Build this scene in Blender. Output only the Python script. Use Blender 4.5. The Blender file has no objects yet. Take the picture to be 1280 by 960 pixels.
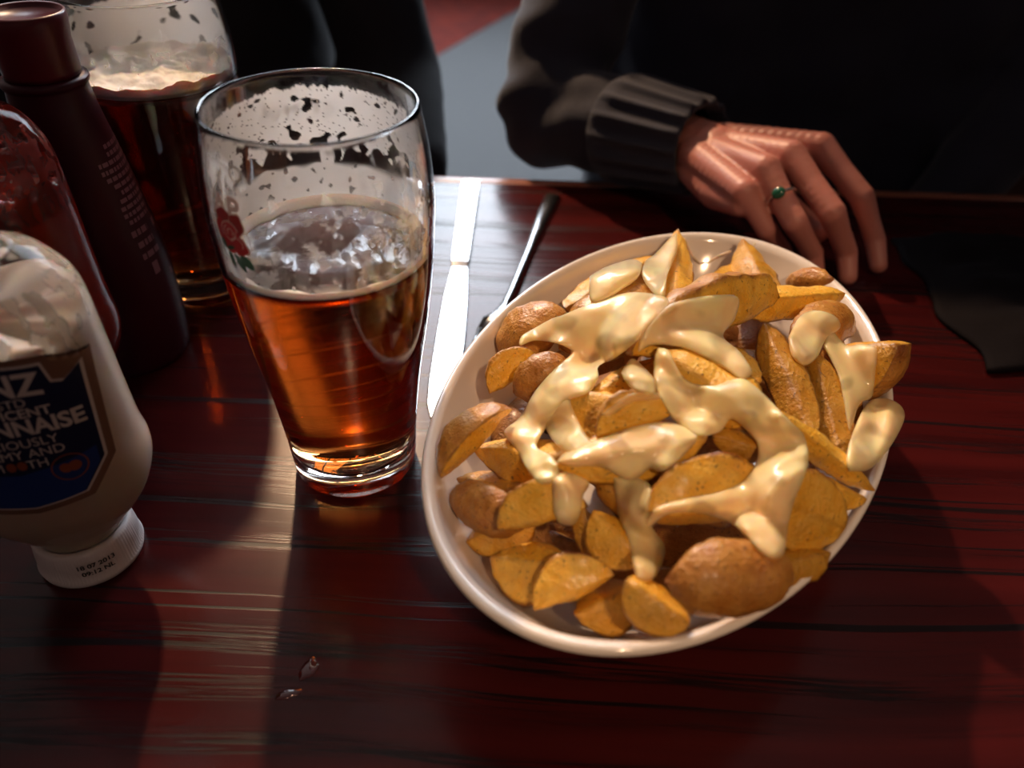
import bpy, bmesh, math, random
import numpy as np
from mathutils import Vector, Matrix, noise
from mathutils.bvhtree import BVHTree

random.seed(7)
S = bpy.context.scene
COL = S.collection
R = math.radians
PI = math.pi

# ------------------------------------------------------------------ camera
FPX = 1000.0
CAM = Vector((0.0, 0.0, 0.302))
PITCH, ROLL = R(38.83), R(1.873)
_up0 = Vector((0, math.sin(PITCH), math.cos(PITCH)))
FW = Vector((0, math.cos(PITCH), -math.sin(PITCH)))
RT = Vector((1, 0, 0)) * math.cos(ROLL) + _up0 * math.sin(ROLL)
UP = _up0 * math.cos(ROLL) - Vector((1, 0, 0)) * math.sin(ROLL)
cam = bpy.data.cameras.new('camera')
cam.sensor_width = 36.0
cam.lens = FPX / 1280 * 36.0
cam.clip_start = 0.01
cam.dof.use_dof = True
cam.dof.focus_distance = 0.385
cam.dof.aperture_fstop = 5.6
camo = bpy.data.objects.new('camera', cam)
M = Matrix.Identity(4)
for i in range(3):
    M[i][0], M[i][1], M[i][2], M[i][3] = RT[i], UP[i], -FW[i], CAM[i]
camo.matrix_world = M
COL.objects.link(camo)
S.camera = camo

# ------------------------------------------------------------------ world, exposure
w = bpy.data.worlds.new('world'); S.world = w; w.use_nodes = True
w.node_tree.nodes['Background'].inputs[0].default_value = (0.75, 0.80, 1.0, 1)
w.node_tree.nodes['Background'].inputs[1].default_value = 0.35
S.view_settings.view_transform = 'Standard'
S.view_settings.look = 'None'
S.view_settings.exposure = 0.0
S.view_settings.gamma = 1.0
S.view_settings.use_curve_mapping = False
S.cycles.max_bounces = 18
S.cycles.transmission_bounces = 16
S.cycles.transparent_max_bounces = 24
S.cycles.glossy_bounces = 8
S.cycles.diffuse_bounces = 4
S.cycles.sample_clamp_indirect = 25.0
WINDOW_GLOW = 15.0
WINDOW_TINT = (0.80, 0.89, 1.0)
LAMP_WARM = (1.0, 0.64, 0.37)

# ------------------------------------------------------------------ helpers
def ray(px, py):
    return FW + RT * ((px - 640) / FPX) - UP * ((py - 480) / FPX)
def at(px, py, z):
    d = ray(px, py)
    return CAM + d * ((z - CAM.z) / d.z)
def atd(px, py, depth):
    return CAM + ray(px, py) * depth
def depth(p):
    return (p - CAM).dot(FW)
def pix(p):
    q = p - CAM; z = q.dot(FW)
    return 640 + FPX * q.dot(RT) / z, 480 - FPX * q.dot(UP) / z

def mat(name, col=(.5, .5, .5), rough=.5, **kw):
    m = bpy.data.materials.new(name); m.use_nodes = True
    b = m.node_tree.nodes['Principled BSDF']
    b.inputs['Base Color'].default_value = (*col, 1)
    b.inputs['Roughness'].default_value = rough
    for k, v in kw.items():
        k = {'metal': 'Metallic', 'trans': 'Transmission Weight', 'ior': 'IOR', 'coat': 'Coat Weight', 'coatr': 'Coat Roughness',
             'sss': 'Subsurface Weight', 'sssr': 'Subsurface Radius', 'ssss': 'Subsurface Scale', 'spec': 'Specular IOR Level',
             'sheen': 'Sheen Weight', 'alpha': 'Alpha', 'em': 'Emission Color', 'ems': 'Emission Strength'}[k]
        if k in ('Emission Color',): v = (*v, 1)
        b.inputs[k].default_value = v
    return m
def nodes(m):
    nt = m.node_tree
    return nt, nt.nodes['Principled BSDF'], nt.nodes.new, nt.links.new
def add_bump(m, scale=200, strength=.2, dist=.001, stretch=(1, 1, 1), detail=4):
    nt, b, N, L = nodes(m)
    tc = N('ShaderNodeTexCoord'); mp = N('ShaderNodeMapping'); mp.inputs['Scale'].default_value = stretch
    n = N('ShaderNodeTexNoise'); n.inputs['Scale'].default_value = scale; n.inputs['Detail'].default_value = detail
    bp = N('ShaderNodeBump'); bp.inputs['Strength'].default_value = strength; bp.inputs['Distance'].default_value = dist
    L(tc.outputs['Object'], mp.inputs[0]); L(mp.outputs[0], n.inputs['Vector']); L(n.outputs[0], bp.inputs['Height'])
    L(bp.outputs[0], b.inputs['Normal'])
    return n
def add_var(m, c1, c2, scale=30, lo=.35, hi=.65, stretch=(1, 1, 1)):
    nt, b, N, L = nodes(m)
    tc = N('ShaderNodeTexCoord'); mp = N('ShaderNodeMapping'); mp.inputs['Scale'].default_value = stretch
    n = N('ShaderNodeTexNoise'); n.inputs['Scale'].default_value = scale; n.inputs['Detail'].default_value = 6
    r = N('ShaderNodeValToRGB'); e = r.color_ramp.elements
    e[0].position = lo; e[0].color = (*c1, 1); e[1].position = hi; e[1].color = (*c2, 1)
    L(tc.outputs['Object'], mp.inputs[0]); L(mp.outputs[0], n.inputs['Vector']); L(n.outputs[0], r.inputs[0]); L(r.outputs[0], b.inputs['Base Color'])

def link(name, me, m=None, parent=None, smooth=True):
    o = bpy.data.objects.new(name, me); COL.objects.link(o)
    for x in (m if isinstance(m, (list, tuple)) else [m] if m else []): me.materials.append(x)
    if smooth and me.polygons: me.polygons.foreach_set('use_smooth', [True] * len(me.polygons))
    if parent: o.parent = parent
    return o
def pyobj(name, v, f, m=None, parent=None, smooth=True):
    me = bpy.data.meshes.new(name); me.from_pydata([tuple(p) for p in v], [], f); me.update()
    return link(name, me, m, parent, smooth)
def bmobj(name, bm, m=None, parent=None, smooth=True):
    me = bpy.data.meshes.new(name); bmesh.ops.recalc_face_normals(bm, faces=bm.faces); bm.to_mesh(me); bm.free()
    return link(name, me, m, parent, smooth)
def empty(name, loc=(0, 0, 0), rz=0):
    o = bpy.data.objects.new(name, None); COL.objects.link(o); o.location = loc; o.rotation_euler = (0, 0, rz)
    o.empty_display_size = .01
    return o
def tag(o, label, cat, group=None):
    o['label'] = label; o['category'] = cat
    if group: o['group'] = group
    return o
def struct(o):
    o['kind'] = 'structure'; return o
def flat(o, ang=35):
    o.data.set_sharp_from_angle(angle=R(ang)); return o

def box_bm(bm, c, s, bevel=0, seg=2):
    r = bmesh.ops.create_cube(bm, size=1)
    for v in r['verts']:
        v.co = Vector((v.co.x * s[0] + c[0], v.co.y * s[1] + c[1], v.co.z * s[2] + c[2]))
    if bevel:
        ed = list({e for v in r['verts'] for e in v.link_edges})
        bmesh.ops.bevel(bm, geom=ed, offset=bevel, segments=seg, profile=.5, affect='EDGES')
def box(name, c, s, m, parent=None, bevel=0, smooth=False):
    bm = bmesh.new(); box_bm(bm, c, s, bevel); return bmobj(name, bm, m, parent, smooth)

def interp(prof, z):
    zs = [p[0] for p in prof]; rs = [p[1] for p in prof]
    return float(np.interp(z, zs, rs))
def spline(prof, n):
    """Catmull-Rom through 2D points"""
    P = [prof[0]] + list(prof) + [prof[-1]]; out = []
    for i in range(1, len(P) - 2):
        p0, p1, p2, p3 = [np.array(P[i + k], float) for k in (-1, 0, 1, 2)]
        for k in range(n):
            t = k / n
            out.append(tuple(.5 * ((2 * p1) + (-p0 + p2) * t + (2 * p0 - 5 * p1 + 4 * p2 - p3) * t * t + (-p0 + 3 * p1 - 3 * p2 + p3) * t ** 3)))
    out.append(tuple(prof[-1])); return out
def lathe(prof, seg=64, fx=1.0, fy=1.0, wob=None):
    """prof: list of (r,z); returns verts, faces; r<=1e-6 becomes a pole"""
    v, f, rows = [], [], []
    for r_, z_ in prof:
        if r_ <= 1e-6:
            rows.append([len(v)]); v.append((0, 0, z_))
        else:
            row = []
            for k in range(seg):
                a = 2 * PI * k / seg; rr = r_ if wob is None else wob(r_, z_, a)
                row.append(len(v)); v.append((rr * fx * math.cos(a), rr * fy * math.sin(a), z_))
            rows.append(row)
    for a, b in zip(rows, rows[1:]):
        if len(a) == 1 and len(b) == 1: continue
        for k in range(seg):
            k2 = (k + 1) % seg
            if len(a) == 1: f.append((a[0], b[k2], b[k]))
            elif len(b) == 1: f.append((a[k], a[k2], b[0]))
            else: f.append((a[k], a[k2], b[k2], b[k]))
    return v, f
def lathe_obj(name, prof, m, parent=None, seg=64, **kw):
    v, f = lathe(prof, seg, **kw)
    me = bpy.data.meshes.new(name); me.from_pydata(v, [], f); me.update()
    bm = bmesh.new(); bm.from_mesh(me); bmesh.ops.recalc_face_normals(bm, faces=bm.faces); bm.to_mesh(me); bm.free()
    return link(name, me, m, parent)
def tube_bm(bm, pts, rad, seg=8, cap=True):
    pts = [Vector(p) for p in pts]; rad = rad if isinstance(rad, (list, tuple)) else [rad] * len(pts)
    prev = None; nrm = None
    for i, p in enumerate(pts):
        t = (pts[min(i + 1, len(pts) - 1)] - pts[max(i - 1, 0)]).normalized()
        if nrm is None: nrm = t.orthogonal().normalized()
        nrm = (nrm - t * nrm.dot(t)).normalized(); bn = t.cross(nrm)
        ringv = [bm.verts.new(p + (nrm * math.cos(2 * PI * k / seg) + bn * math.sin(2 * PI * k / seg)) * rad[i]) for k in range(seg)]
        if prev:
            for k in range(seg): bm.faces.new((prev[k], prev[(k + 1) % seg], ringv[(k + 1) % seg], ringv[k]))
        elif cap: bm.faces.new(list(reversed(ringv)))
        prev = ringv
    if cap: bm.faces.new(prev)
def organic_mesh(chains, voxel, smooth_it=6):
    """Union of tapered capsules, voxel remeshed to one continuous surface."""
    bm = bmesh.new()
    for ch in chains:
        pts = [(Vector(p), r) for p, r in ch]
        for i, (p, r) in enumerate(pts):
            s = bmesh.ops.create_icosphere(bm, subdivisions=2, radius=r)
            for vv in s['verts']: vv.co += p
            if i + 1 < len(pts):
                q, r2 = pts[i + 1]; n = max(2, int((q - p).length / (min(r, r2) * .5)))
                for k in range(1, n):
                    t = k / n
                    s = bmesh.ops.create_icosphere(bm, subdivisions=2, radius=r + (r2 - r) * t)
                    for vv in s['verts']: vv.co += p.lerp(q, t)
    me = bpy.data.meshes.new('tmp'); bm.to_mesh(me); bm.free()
    o = bpy.data.objects.new('tmp', me); COL.objects.link(o)
    md = o.modifiers.new('r', 'REMESH'); md.mode = 'VOXEL'; md.voxel_size = voxel; md.adaptivity = 0
    ms = o.modifiers.new('s', 'SMOOTH'); ms.iterations = smooth_it; ms.factor = .5
    dg = bpy.context.evaluated_depsgraph_get()
    out = bpy.data.meshes.new_from_object(o.evaluated_get(dg))
    bpy.data.objects.remove(o); bpy.data.meshes.remove(me)
    return out
def text_mesh(body, size=1.0, bold=0.0):
    cu = bpy.data.curves.new('t', 'FONT'); cu.body = body; cu.size = size; cu.align_x = 'CENTER'; cu.offset = bold
    cu.resolution_u = 4
    o = bpy.data.objects.new('t', cu); COL.objects.link(o)
    dg = bpy.context.evaluated_depsgraph_get()
    me = bpy.data.meshes.new_from_object(o.evaluated_get(dg))
    v = [(p.co.x, p.co.y) for p in me.vertices]; f = [tuple(p.vertices) for p in me.polygons]
    bpy.data.objects.remove(o); bpy.data.curves.remove(cu); bpy.data.meshes.remove(me)
    return v, f
def poly_fill(pts, step):
    """2D polygon -> triangulated, subdivided so that it can be wrapped"""
    bm = bmesh.new(); vs = [bm.verts.new((x, y, 0)) for x, y in pts]
    bm.faces.new(vs); bmesh.ops.triangulate(bm, faces=bm.faces)
    for _ in range(5):
        ed = [e for e in bm.edges if e.calc_length() > step]
        if not ed: break
        bmesh.ops.subdivide_edges(bm, edges=ed, cuts=1); bmesh.ops.triangulate(bm, faces=bm.faces)
    bm.verts.index_update()
    v = [(x.co.x, x.co.y) for x in bm.verts]; f = [tuple(q.index for q in fc.verts) for fc in bm.faces]
    bm.free(); return v, f

# ------------------------------------------------------------------ shared materials
m_wall = mat('dark_plaster', (.10, .055, .04), .8); add_bump(m_wall, 40, .2)
m_ceil = mat('ceiling_paint', (.16, .13, .11), .9)
m_carpet = mat('grey_carpet', (.12, .125, .13), .95); add_bump(m_carpet, 300, .6, .004)
m_redcarpet = mat('red_carpet', (.26, .03, .012), .95); add_var(m_redcarpet, (.10, .008, .005), (.20, .018, .006), 14); add_bump(m_redcarpet, 300, .5, .004)
m_frame = mat('window_frame_paint', (.05, .035, .03), .5)
m_glow = mat('overcast_window', (.0, .0, .0), .6, em=WINDOW_TINT, ems=WINDOW_GLOW)
m_darkwood = mat('dark_wood', (.06, .022, .014), .4); add_bump(m_darkwood, 30, .2, .002, (1, 8, 1))
m_steel = mat('polished_steel', (.48, .49, .51), .2, metal=1.0)
m_porc = mat('glazed_porcelain', (.85, .78, .72), .12, coat=.6, coatr=.05)
m_glass = mat('clear_glass', (1, 1, 1), .0, trans=1.0, ior=1.5)

# ------------------------------------------------------------------ room shell
FL = -0.75
floor_ = struct(box('floor', (0, 1.2, FL - .05), (8.4, 8.6, .1), m_carpet))
bm = bmesh.new()
q = [at(472, 22, FL), at(519, 82, FL), at(600, 15, FL), at(660, -40, FL), at(480, -70, FL)]
q = [(-1.6, 3.1), (-.44, 3.33), (.10, 4.62), (.10, 4.74), (-4.0, 4.74), (-4.0, 3.1)]
fv = [bm.verts.new((x, y, FL + .004)) for x, y in q]
fb = bm.faces.new(fv); r_ = bmesh.ops.extrude_face_region(bm, geom=[fb])
for g in r_['geom']:
    if isinstance(g, bmesh.types.BMVert): g.co.z = FL
trim = bmobj('trim_1', bm, m_redcarpet, None, False); struct(trim); trim['label'] = 'dark red carpet area beside the grey floor'
WY = 4.75
wz0, wz1, wx0, wx1 = .85, 3.95, -3.4, 1.6
CZ = 4.4
bm = bmesh.new()
box_bm(bm, (0, WY + .1, (FL + wz0) / 2), (8.4, .2, wz0 - FL)); box_bm(bm, (0, WY + .1, (wz1 + CZ) / 2), (8.4, .2, CZ - wz1))
box_bm(bm, ((-4.2 + wx0) / 2, WY + .1, (wz0 + wz1) / 2), (wx0 + 4.2, .2, wz1 - wz0)); box_bm(bm, ((4.2 + wx1) / 2, WY + .1, (wz0 + wz1) / 2), (4.2 - wx1, .2, wz1 - wz0))
struct(bmobj('wall_back', bm, m_wall, None, False))
struct(box('wall_left', (-4.1, 1.2, (FL + CZ) / 2), (.2, 8.0, CZ - FL), m_wall))
struct(box('wall_right', (4.1, 1.2, (FL + CZ) / 2), (.2, 8.0, CZ - FL), m_wall))
struct(box('wall_front', (0, -2.9, (FL + CZ) / 2), (8.4, .2, CZ - FL), m_wall))
struct(box('ceiling', (0, 1.2, CZ + .05), (8.4, 8.6, .1), m_ceil))
win = empty('window_1', ((wx0 + wx1) / 2, WY + .1, wz0)); win['kind'] = 'structure'
NX, NZ = 4, 3
for i in range(NX):
    for j in range(NZ):
        pw, ph = (wx1 - wx0) / NX, (wz1 - wz0) / NZ
        o = box('pane', (wx0 + pw * (i + .5) - (wx0 + wx1) / 2, .0, ph * (j + .5)), (pw - .08, .02, ph - .08), m_glow, win)
bm = bmesh.new()
for i in range(NX + 1): box_bm(bm, (wx0 + (wx1 - wx0) * i / NX - (wx0 + wx1) / 2, 0, (wz1 - wz0) / 2), (.08, .09, wz1 - wz0 + .04))
for j in range(NZ + 1): box_bm(bm, (0, 0, (wz1 - wz0) * j / NZ), (wx1 - wx0 + .04, .085, .08))
bmobj('window_frame', bm, m_frame, win, False)

# pendant lamps with warm halogen bulbs, unseen above the frame
m_bulb = mat('warm_bulb', (1, .8, .5), .3, em=(1, .62, .3), ems=60)
def pendant(loc, aim, power, cone, label):
    loc, aim = Vector(loc), Vector(aim)
    t = empty('unseen_pendant', loc); tag(t, label, 'lamp', None)
    lathe_obj('lamp_shade', [(.02, .16), (.03, .15), (.07, .09), (.13, .0), (.128, .0), (.066, .088), (.026, .146), (.0, .15)], m_darkwood, t, 32)
    bm = bmesh.new(); tube_bm(bm, [(0, 0, .15), (0, 0, CZ - loc.z)], .004, 6); bmobj('cord', bm, m_darkwood, t)
    bm = bmesh.new(); bmesh.ops.create_icosphere(bm, subdivisions=2, radius=.026); bmobj('bulb', bm, m_bulb, t)
    l = bpy.data.lights.new('lamp_light', 'SPOT'); l.energy = power; l.color = LAMP_WARM; l.shadow_soft_size = .035; l.spot_size = R(cone); l.spot_blend = .7
    lo = bpy.data.objects.new('lamp_light', l); COL.objects.link(lo); lo.parent = t; lo.location = (0, 0, -.06)
    lo.rotation_euler = (aim - loc).to_track_quat('-Z', 'Y').to_euler()
pendant((-.49, 1.80, 1.50), (.09, .33, .05), 165, 22, 'dark pendant lamp hanging beyond the far side of the table')
pendant((.35, -.70, 1.30), (.10, .29, .05), 32, 21, 'added fill lamp shaped as a dark pendant, near side of the table')  # fill lamp added to warm the sides facing the camera

# ------------------------------------------------------------------ table
m_table = mat('mahogany_stained_oak', (.1, .012, .01),   .22, coat=.03, coatr=.16, spec=.26)
nt, b, N, L = nodes(m_table)
tc = N('ShaderNodeTexCoord')
warp = N('ShaderNodeTexNoise'); warp.inputs['Scale'].default_value = 5
mpw = N('ShaderNodeMapping'); mpw.inputs['Scale'].default_value = (.6, 1.5, 1); L(tc.outputs['Object'], mpw.inputs[0]); L(mpw.outputs[0], warp.inputs['Vector'])
ad = N('ShaderNodeVectorMath'); ad.operation = 'MULTIPLY_ADD'; ad.inputs[1].default_value = (0, .05, 0)
L(warp.outputs['Color'], ad.inputs[0]); L(tc.outputs['Object'], ad.inputs[2])
def grain(scale, st, lo, hi, c0=0, c1=1, det=5):
    mp = N('ShaderNodeMapping'); mp.inputs['Scale'].default_value = st; L(ad.outputs[0], mp.inputs[0])
    n = N('ShaderNodeTexNoise'); n.inputs['Scale'].default_value = scale; n.inputs['Detail'].default_value = det; L(mp.outputs[0], n.inputs['Vector'])
    r = N('ShaderNodeMapRange'); r.inputs[1].default_value = lo; r.inputs[2].default_value = hi; r.inputs[3].default_value = c0; r.inputs[4].default_value = c1
    L(n.outputs[0], r.inputs[0]); return r.outputs[0]
broad = grain(8, (.5, 7, 1), .3, .7)
bands = grain(11, (.16, 6, 1), .53, .63)
pores = grain(60, (.3, 10, 1), .46, .56)
mul = N('ShaderNodeMath'); mul.operation = 'MULTIPLY'; L(bands, mul.inputs[0]); L(pores, mul.inputs[1])
fine = grain(42, (.05, 5, 1), .60, .645)
mx = N('ShaderNodeMath'); mx.operation = 'MAXIMUM'; L(mul.outputs[0], mx.inputs[0]); L(fine, mx.inputs[1])
c1 = N('ShaderNodeMix'); c1.data_type = 'RGBA'; c1.inputs[6].default_value = (.028, .0034, .0042, 1); c1.inputs[7].default_value = (.066, .0066, .0068, 1); L(broad, c1.inputs[0])
c2 = N('ShaderNodeMix'); c2.data_type = 'RGBA'; c2.inputs[7].default_value = (.008, .003, .004, 1); L(mx.outputs[0], c2.inputs[0]); L(c1.outputs[2], c2.inputs[6])
L(c2.outputs[2], b.inputs['Base Color'])
bp = N('ShaderNodeBump'); bp.invert = True; bp.inputs['Strength'].default_value = .10; bp.inputs['Distance'].default_value = .0004
L(mx.outputs[0], bp.inputs['Height']); L(bp.outputs[0], b.inputs['Normal'])
rr = N('ShaderNodeMapRange'); rr.inputs[3].default_value = .2; rr.inputs[4].default_value = .36; L(mx.outputs[0], rr.inputs[0]); L(rr.outputs[0], b.inputs['Roughness'])
m_edge = mat('lit_table_edge', (.30, .10, .055), .3, coat=.3); add_bump(m_edge, 60, .2, .001, (1, 6, 1))  # paler than the top: window light on the far edge put into the colour

TY0, TY1 = -.12, .655
table = tag(empty('pub_table', (0, .27, FL)), 'dark mahogany stained pub table with oak grain under all the dishes', 'table')
Tz = -FL
box('table_top', (0, (TY0 + TY1) / 2 - .27, Tz - .016), (2.0, TY1 - TY0, .032), m_table, table, .002)
bm = bmesh.new()
tube_bm(bm, [(-1.0, TY1 - .27 + .008, Tz - .0175), (1.0, TY1 - .27 + .008, Tz - .0175)], .0165, 24); bmobj('edge_moulding', bm, m_edge, table)
for sx in (-1, 1):
    for sy in (-1, 1): box('leg', (sx * .92, sy * .32 , (Tz - .03) / 2), (.06, .06, Tz - .03), m_darkwood, table, .004)
box('apron', (0, 0, Tz - .075), (1.78, .6, .08), m_darkwood, table, .003)

# ------------------------------------------------------------------ pint glasses
PROF = [(0, .0300), (.004, .0315), (.015, .0324), (.03, .0335), (.06, .0368), (.09, .0415), (.12, .0452), (.15, .0470), (.17, .0459), (.19, .0427)]
GLS = [(z, r) for z, r in spline(PROF, 6)]
def r_out(z): return interp(GLS, z)
WT = .0022
def r_in(z): return r_out(z) - (WT if z > .03 else WT + (.03 - z) * .12)
GH, GB = .19, .016
m_beer = bpy.data.materials.new('amber_beer'); m_beer.use_nodes = True
nt = m_beer.node_tree; nt.nodes.clear()
go = nt.nodes.new('ShaderNodeOutputMaterial'); gg = nt.nodes.new('ShaderNodeBsdfGlass'); gg.inputs['IOR'].default_value = 1.34; gg.inputs['Roughness'].default_value = 0.0
va = nt.nodes.new('ShaderNodeVolumeAbsorption'); va.inputs['Color'].default_value = (.885, .53, .03, 1); va.inputs['Density'].default_value = 72
nt.links.new(gg.outputs[0], go.inputs[0]); nt.links.new(va.outputs[0], go.inputs[1])
m_foam = mat('beer_foam', (.80, .78, .74), .6, sss=.3, ssss=.004)
add_bump(m_foam, 700, .5, .0008)
def film_mat(name, col=(.93, .93, .92)):
    m = mat(name, col, .5)
    nt, b, N, L = nodes(m)
    at_ = N('ShaderNodeAttribute'); at_.attribute_name = 'foam'; L(at_.outputs['Fac'], b.inputs['Alpha'])
    b.inputs['Transmission Weight'].default_value = 0
    tr = N('ShaderNodeBsdfTranslucent'); tr.inputs[0].default_value = (*col, 1)
    mxs = N('ShaderNodeMixShader'); mxs.inputs[0].default_value = .5
    tp = N('ShaderNodeBsdfTransparent'); m2 = N('ShaderNodeMixShader')
    L(b.outputs[0], mxs.inputs[1]); L(tr.outputs[0], mxs.inputs[2])
    b.inputs['Alpha'].default_value = 1
    for l in list(nt.links):
        if l.to_socket == b.inputs['Alpha']: nt.links.remove(l)
    L(at_.outputs['Fac'], m2.inputs[0]); L(tp.outputs[0], m2.inputs[1]); L(mxs.outputs[0], m2.inputs[2])
    L(m2.outputs[0], nt.nodes['Material Output'].inputs[0])
    return m
m_film = film_mat('foam_lacing')

def glass_body(parent):
    prof = [(0, .003)] + [(.024, .003), (.0265, .0005), (.0285, 0)] + [(r, z) for z, r in GLS if z > .002]
    n = 5
    for k in range(1, n):                        # rounded lip
        a = PI * k / n; c = r_out(GH) - WT / 2; prof.append((c + WT / 2 * math.cos(a), GH + WT / 2 * math.sin(a)))
    prof += [(r_in(z), z) for z, r in reversed(GLS) if z > GB + .006]
    ri = r_in(GB + .006)
    prof += [(ri - .0015, GB + .002), (ri - .005, GB), (0, GB - .001)]
    return lathe_obj('glass_body', prof, m_glass, parent, 96)
def beer_body(top, parent, m=m_beer):
    e = .0004
    ri = r_in(GB + .006)
    prof = [(0, GB - .001 - e), (ri - .005, GB - e), (ri - .0015 + e * .7, GB + .002 - e * .7)]
    zs = [z for z, r in GLS if GB + .006 <= z < top - .002]
    prof += [(r_in(z) + e, z) for z in zs]
    prof += [(r_in(top) + e, top), (r_in(top) - .0015, top - .0012), (r_in(top) - .004, top - .0018), (.02, top - .002), (0, top - .002)]
    return lathe_obj('beer_liquid', prof, m, parent, 96)
def foam_ring(top, parent, wdt=.004):
    rr_ = r_in(top)
    def wob(r_, z_, a):
        n_ = noise.noise(Vector((math.cos(a) * 3, math.sin(a) * 3, 4.2)))
        return r_ if r_ > rr_ - .001 else r_ - max(0, n_) * .004
    prof = [(rr_ - .0002, top - .001), (rr_ - .0002, top + .0022), (rr_ - .0014, top + .0011), (rr_ - wdt, top - .0006), (rr_ - wdt - .0003, top - .0022), (rr_ - .0002, top - .001)]
    return lathe_obj('foam_ring', prof, m_foam, parent, 128, wob=wob)
def lacing(name, parent, z0, z1, fn, na=420, nz=110, inset=.0004):
    v, f, al = [], [], []
    for j in range(nz + 1):
        z = z0 + (z1 - z0) * j / nz
        for k in range(na):
            a = 2 * PI * k / na; rr_ = r_in(z) - inset
            v.append((rr_ * math.cos(a), rr_ * math.sin(a), z)); al.append(max(0., min(1., fn(a, z))))
    for j in range(nz):
        for k in range(na):
            ix = (j * na + k, j * na + (k + 1) % na, (j + 1) * na + (k + 1) % na, (j + 1) * na + k)
            if max(al[i] for i in ix) > .002: f.append(ix)
    used = sorted({i for q in f for i in q}); mp = {o: n for n, o in enumerate(used)}
    me = bpy.data.meshes.new(name); me.from_pydata([v[i] for i in used], [], [tuple(mp[i] for i in q) for q in f]); me.update()
    A = me.attributes.new('foam', 'FLOAT', 'POINT'); A.data.foreach_set('value', [al[i] for i in used])
    return link(name, me, m_film, parent)
def nz3(x, y, z=0.0): return noise.noise(Vector((x, y, z)))
def fbm(x, y, z=0.0): return noise.fractal(Vector((x, y, z)), 1.0, 2.0, 4)
def sst(e0, e1, x):
    t = max(0., min(1., (x - e0) / (e1 - e0))); return t * t * (3 - 2 * t)

PX, PY = -.0819, .3072
BEER1 = .130
pint = tag(empty('pint_glass', (PX, PY, 0)), 'tulip pint glass with a printed red rose, half full, nearest the camera', 'glass', None)
glass_body(pint)
beer = tag(empty('beer', (PX, PY, 0.015)), 'amber ale in the front pint glass, topped by a thin foam ring', 'beer')
bl = beer_body(BEER1, beer); bl.location.z = -.015
fr = foam_ring(BEER1, beer); fr.location.z = -.015
# foam patches floating on the surface
v, f = [], []
m_isl = film_mat('surface_foam_film')
NR, NA = 46, 220; al = []
for i in range(NR + 1):
    for k in range(NA):
        a = 2 * PI * k / NA; r_ = (r_in(BEER1) - .0032) * i / NR
        x, y = r_ * math.cos(a), r_ * math.sin(a)
        n_ = fbm(x * 60, y * 60, 2.) + .5 * fbm(x * 260, y * 260, 7.)
        edge = sst(.026, .040, r_) * .55
        al.append(max(0, min(.9, sst(.05, .5, n_ + edge - .25) * .5 + .015)))
        v.append((x, y, BEER1 - .0017))
for i in range(NR):
    for k in range(NA): f.append((i * NA + k, i * NA + (k + 1) % NA, (i + 1) * NA + (k + 1) % NA, (i + 1) * NA + k))
me = bpy.data.meshes.new('surface_foam'); me.from_pydata(v, [], f); me.update()
A = me.attributes.new('foam', 'FLOAT', 'POINT'); A.data.foreach_set('value', al)
so = link('surface_foam', me, m_isl, beer); so.location.z = -.015

CAMDIR = math.atan2(-PY, -PX)         # angle on the glass that faces the camera
def lace1(a, z):
    d = (a - (CAMDIR + PI) + PI) % (2 * PI) - PI        # 0 at the far wall, + = left in view
    X, Z = d * .045, z
    back = sst(1.75, 1.35, abs(d))
    top = .1835 + .0022 * nz3(X * 160, 1.) + .0016 * nz3(X * 500, 3.) - .004 * sst(.2, 1.4, abs(d)) + .0012 * max(0, nz3(X * 900, 5))
    low = .1530 + .010 * nz3(X * 75, 9.3) + .006 * nz3(X * 210, 2.2)
    band = sst(top + .0005, top - .0005, Z) * sst(low - .0006, low + .0006, Z)
    holes = 1 - sst(.42, .50, nz3(X * 210, Z * 260, 5.5) + .35 * sst(.168, .158, Z))
    pin = 1 - .8 * sst(.50, .6, nz3(X * 900, Z * 900, 8.5))
    A_ = back * band * holes * pin * .92
    # columns of foam running down to the beer on the far wall
    col = max(sst(.25, .40, nz3(X * 95, Z * 40, 21.)), sst(.1485, .1455 - .004 * nz3(X * 120, 4.4), Z)) * sst(low + .004, low - .002, Z) * back
    A_ = max(A_, col * .8 * (1 - .8 * sst(.35, .45, nz3(X * 300, Z * 300, 2.)) ))
    # streaks left and right
    side = sst(.75, 1.25, abs(d)) * sst(2.6, 2.1, abs(d)) * sst(.186, .176, Z)
    st = sst(.02, .30, fbm(X * 230, Z * 70, 11.) + .12)
    A_ = max(A_, side * st * (.75 if d < 0 else .6))
    # faint haze on the near wall
    haze = sst(1.7, 2.3, abs(d)) * sst(.183, .172, Z)
    A_ = max(A_, haze * (.06 + .22 * sst(.15, .45, fbm(X * 120, Z * 120, 31.))))
    return A_
lacing('foam_lacing', beer, BEER1 + .001, .188, lace1).location.z = -.015
def gsurf(theta, z, off=0.0):
    r_ = r_out(z) + off; return Vector((r_ * math.cos(theta), r_ * math.sin(theta), z))
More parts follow.
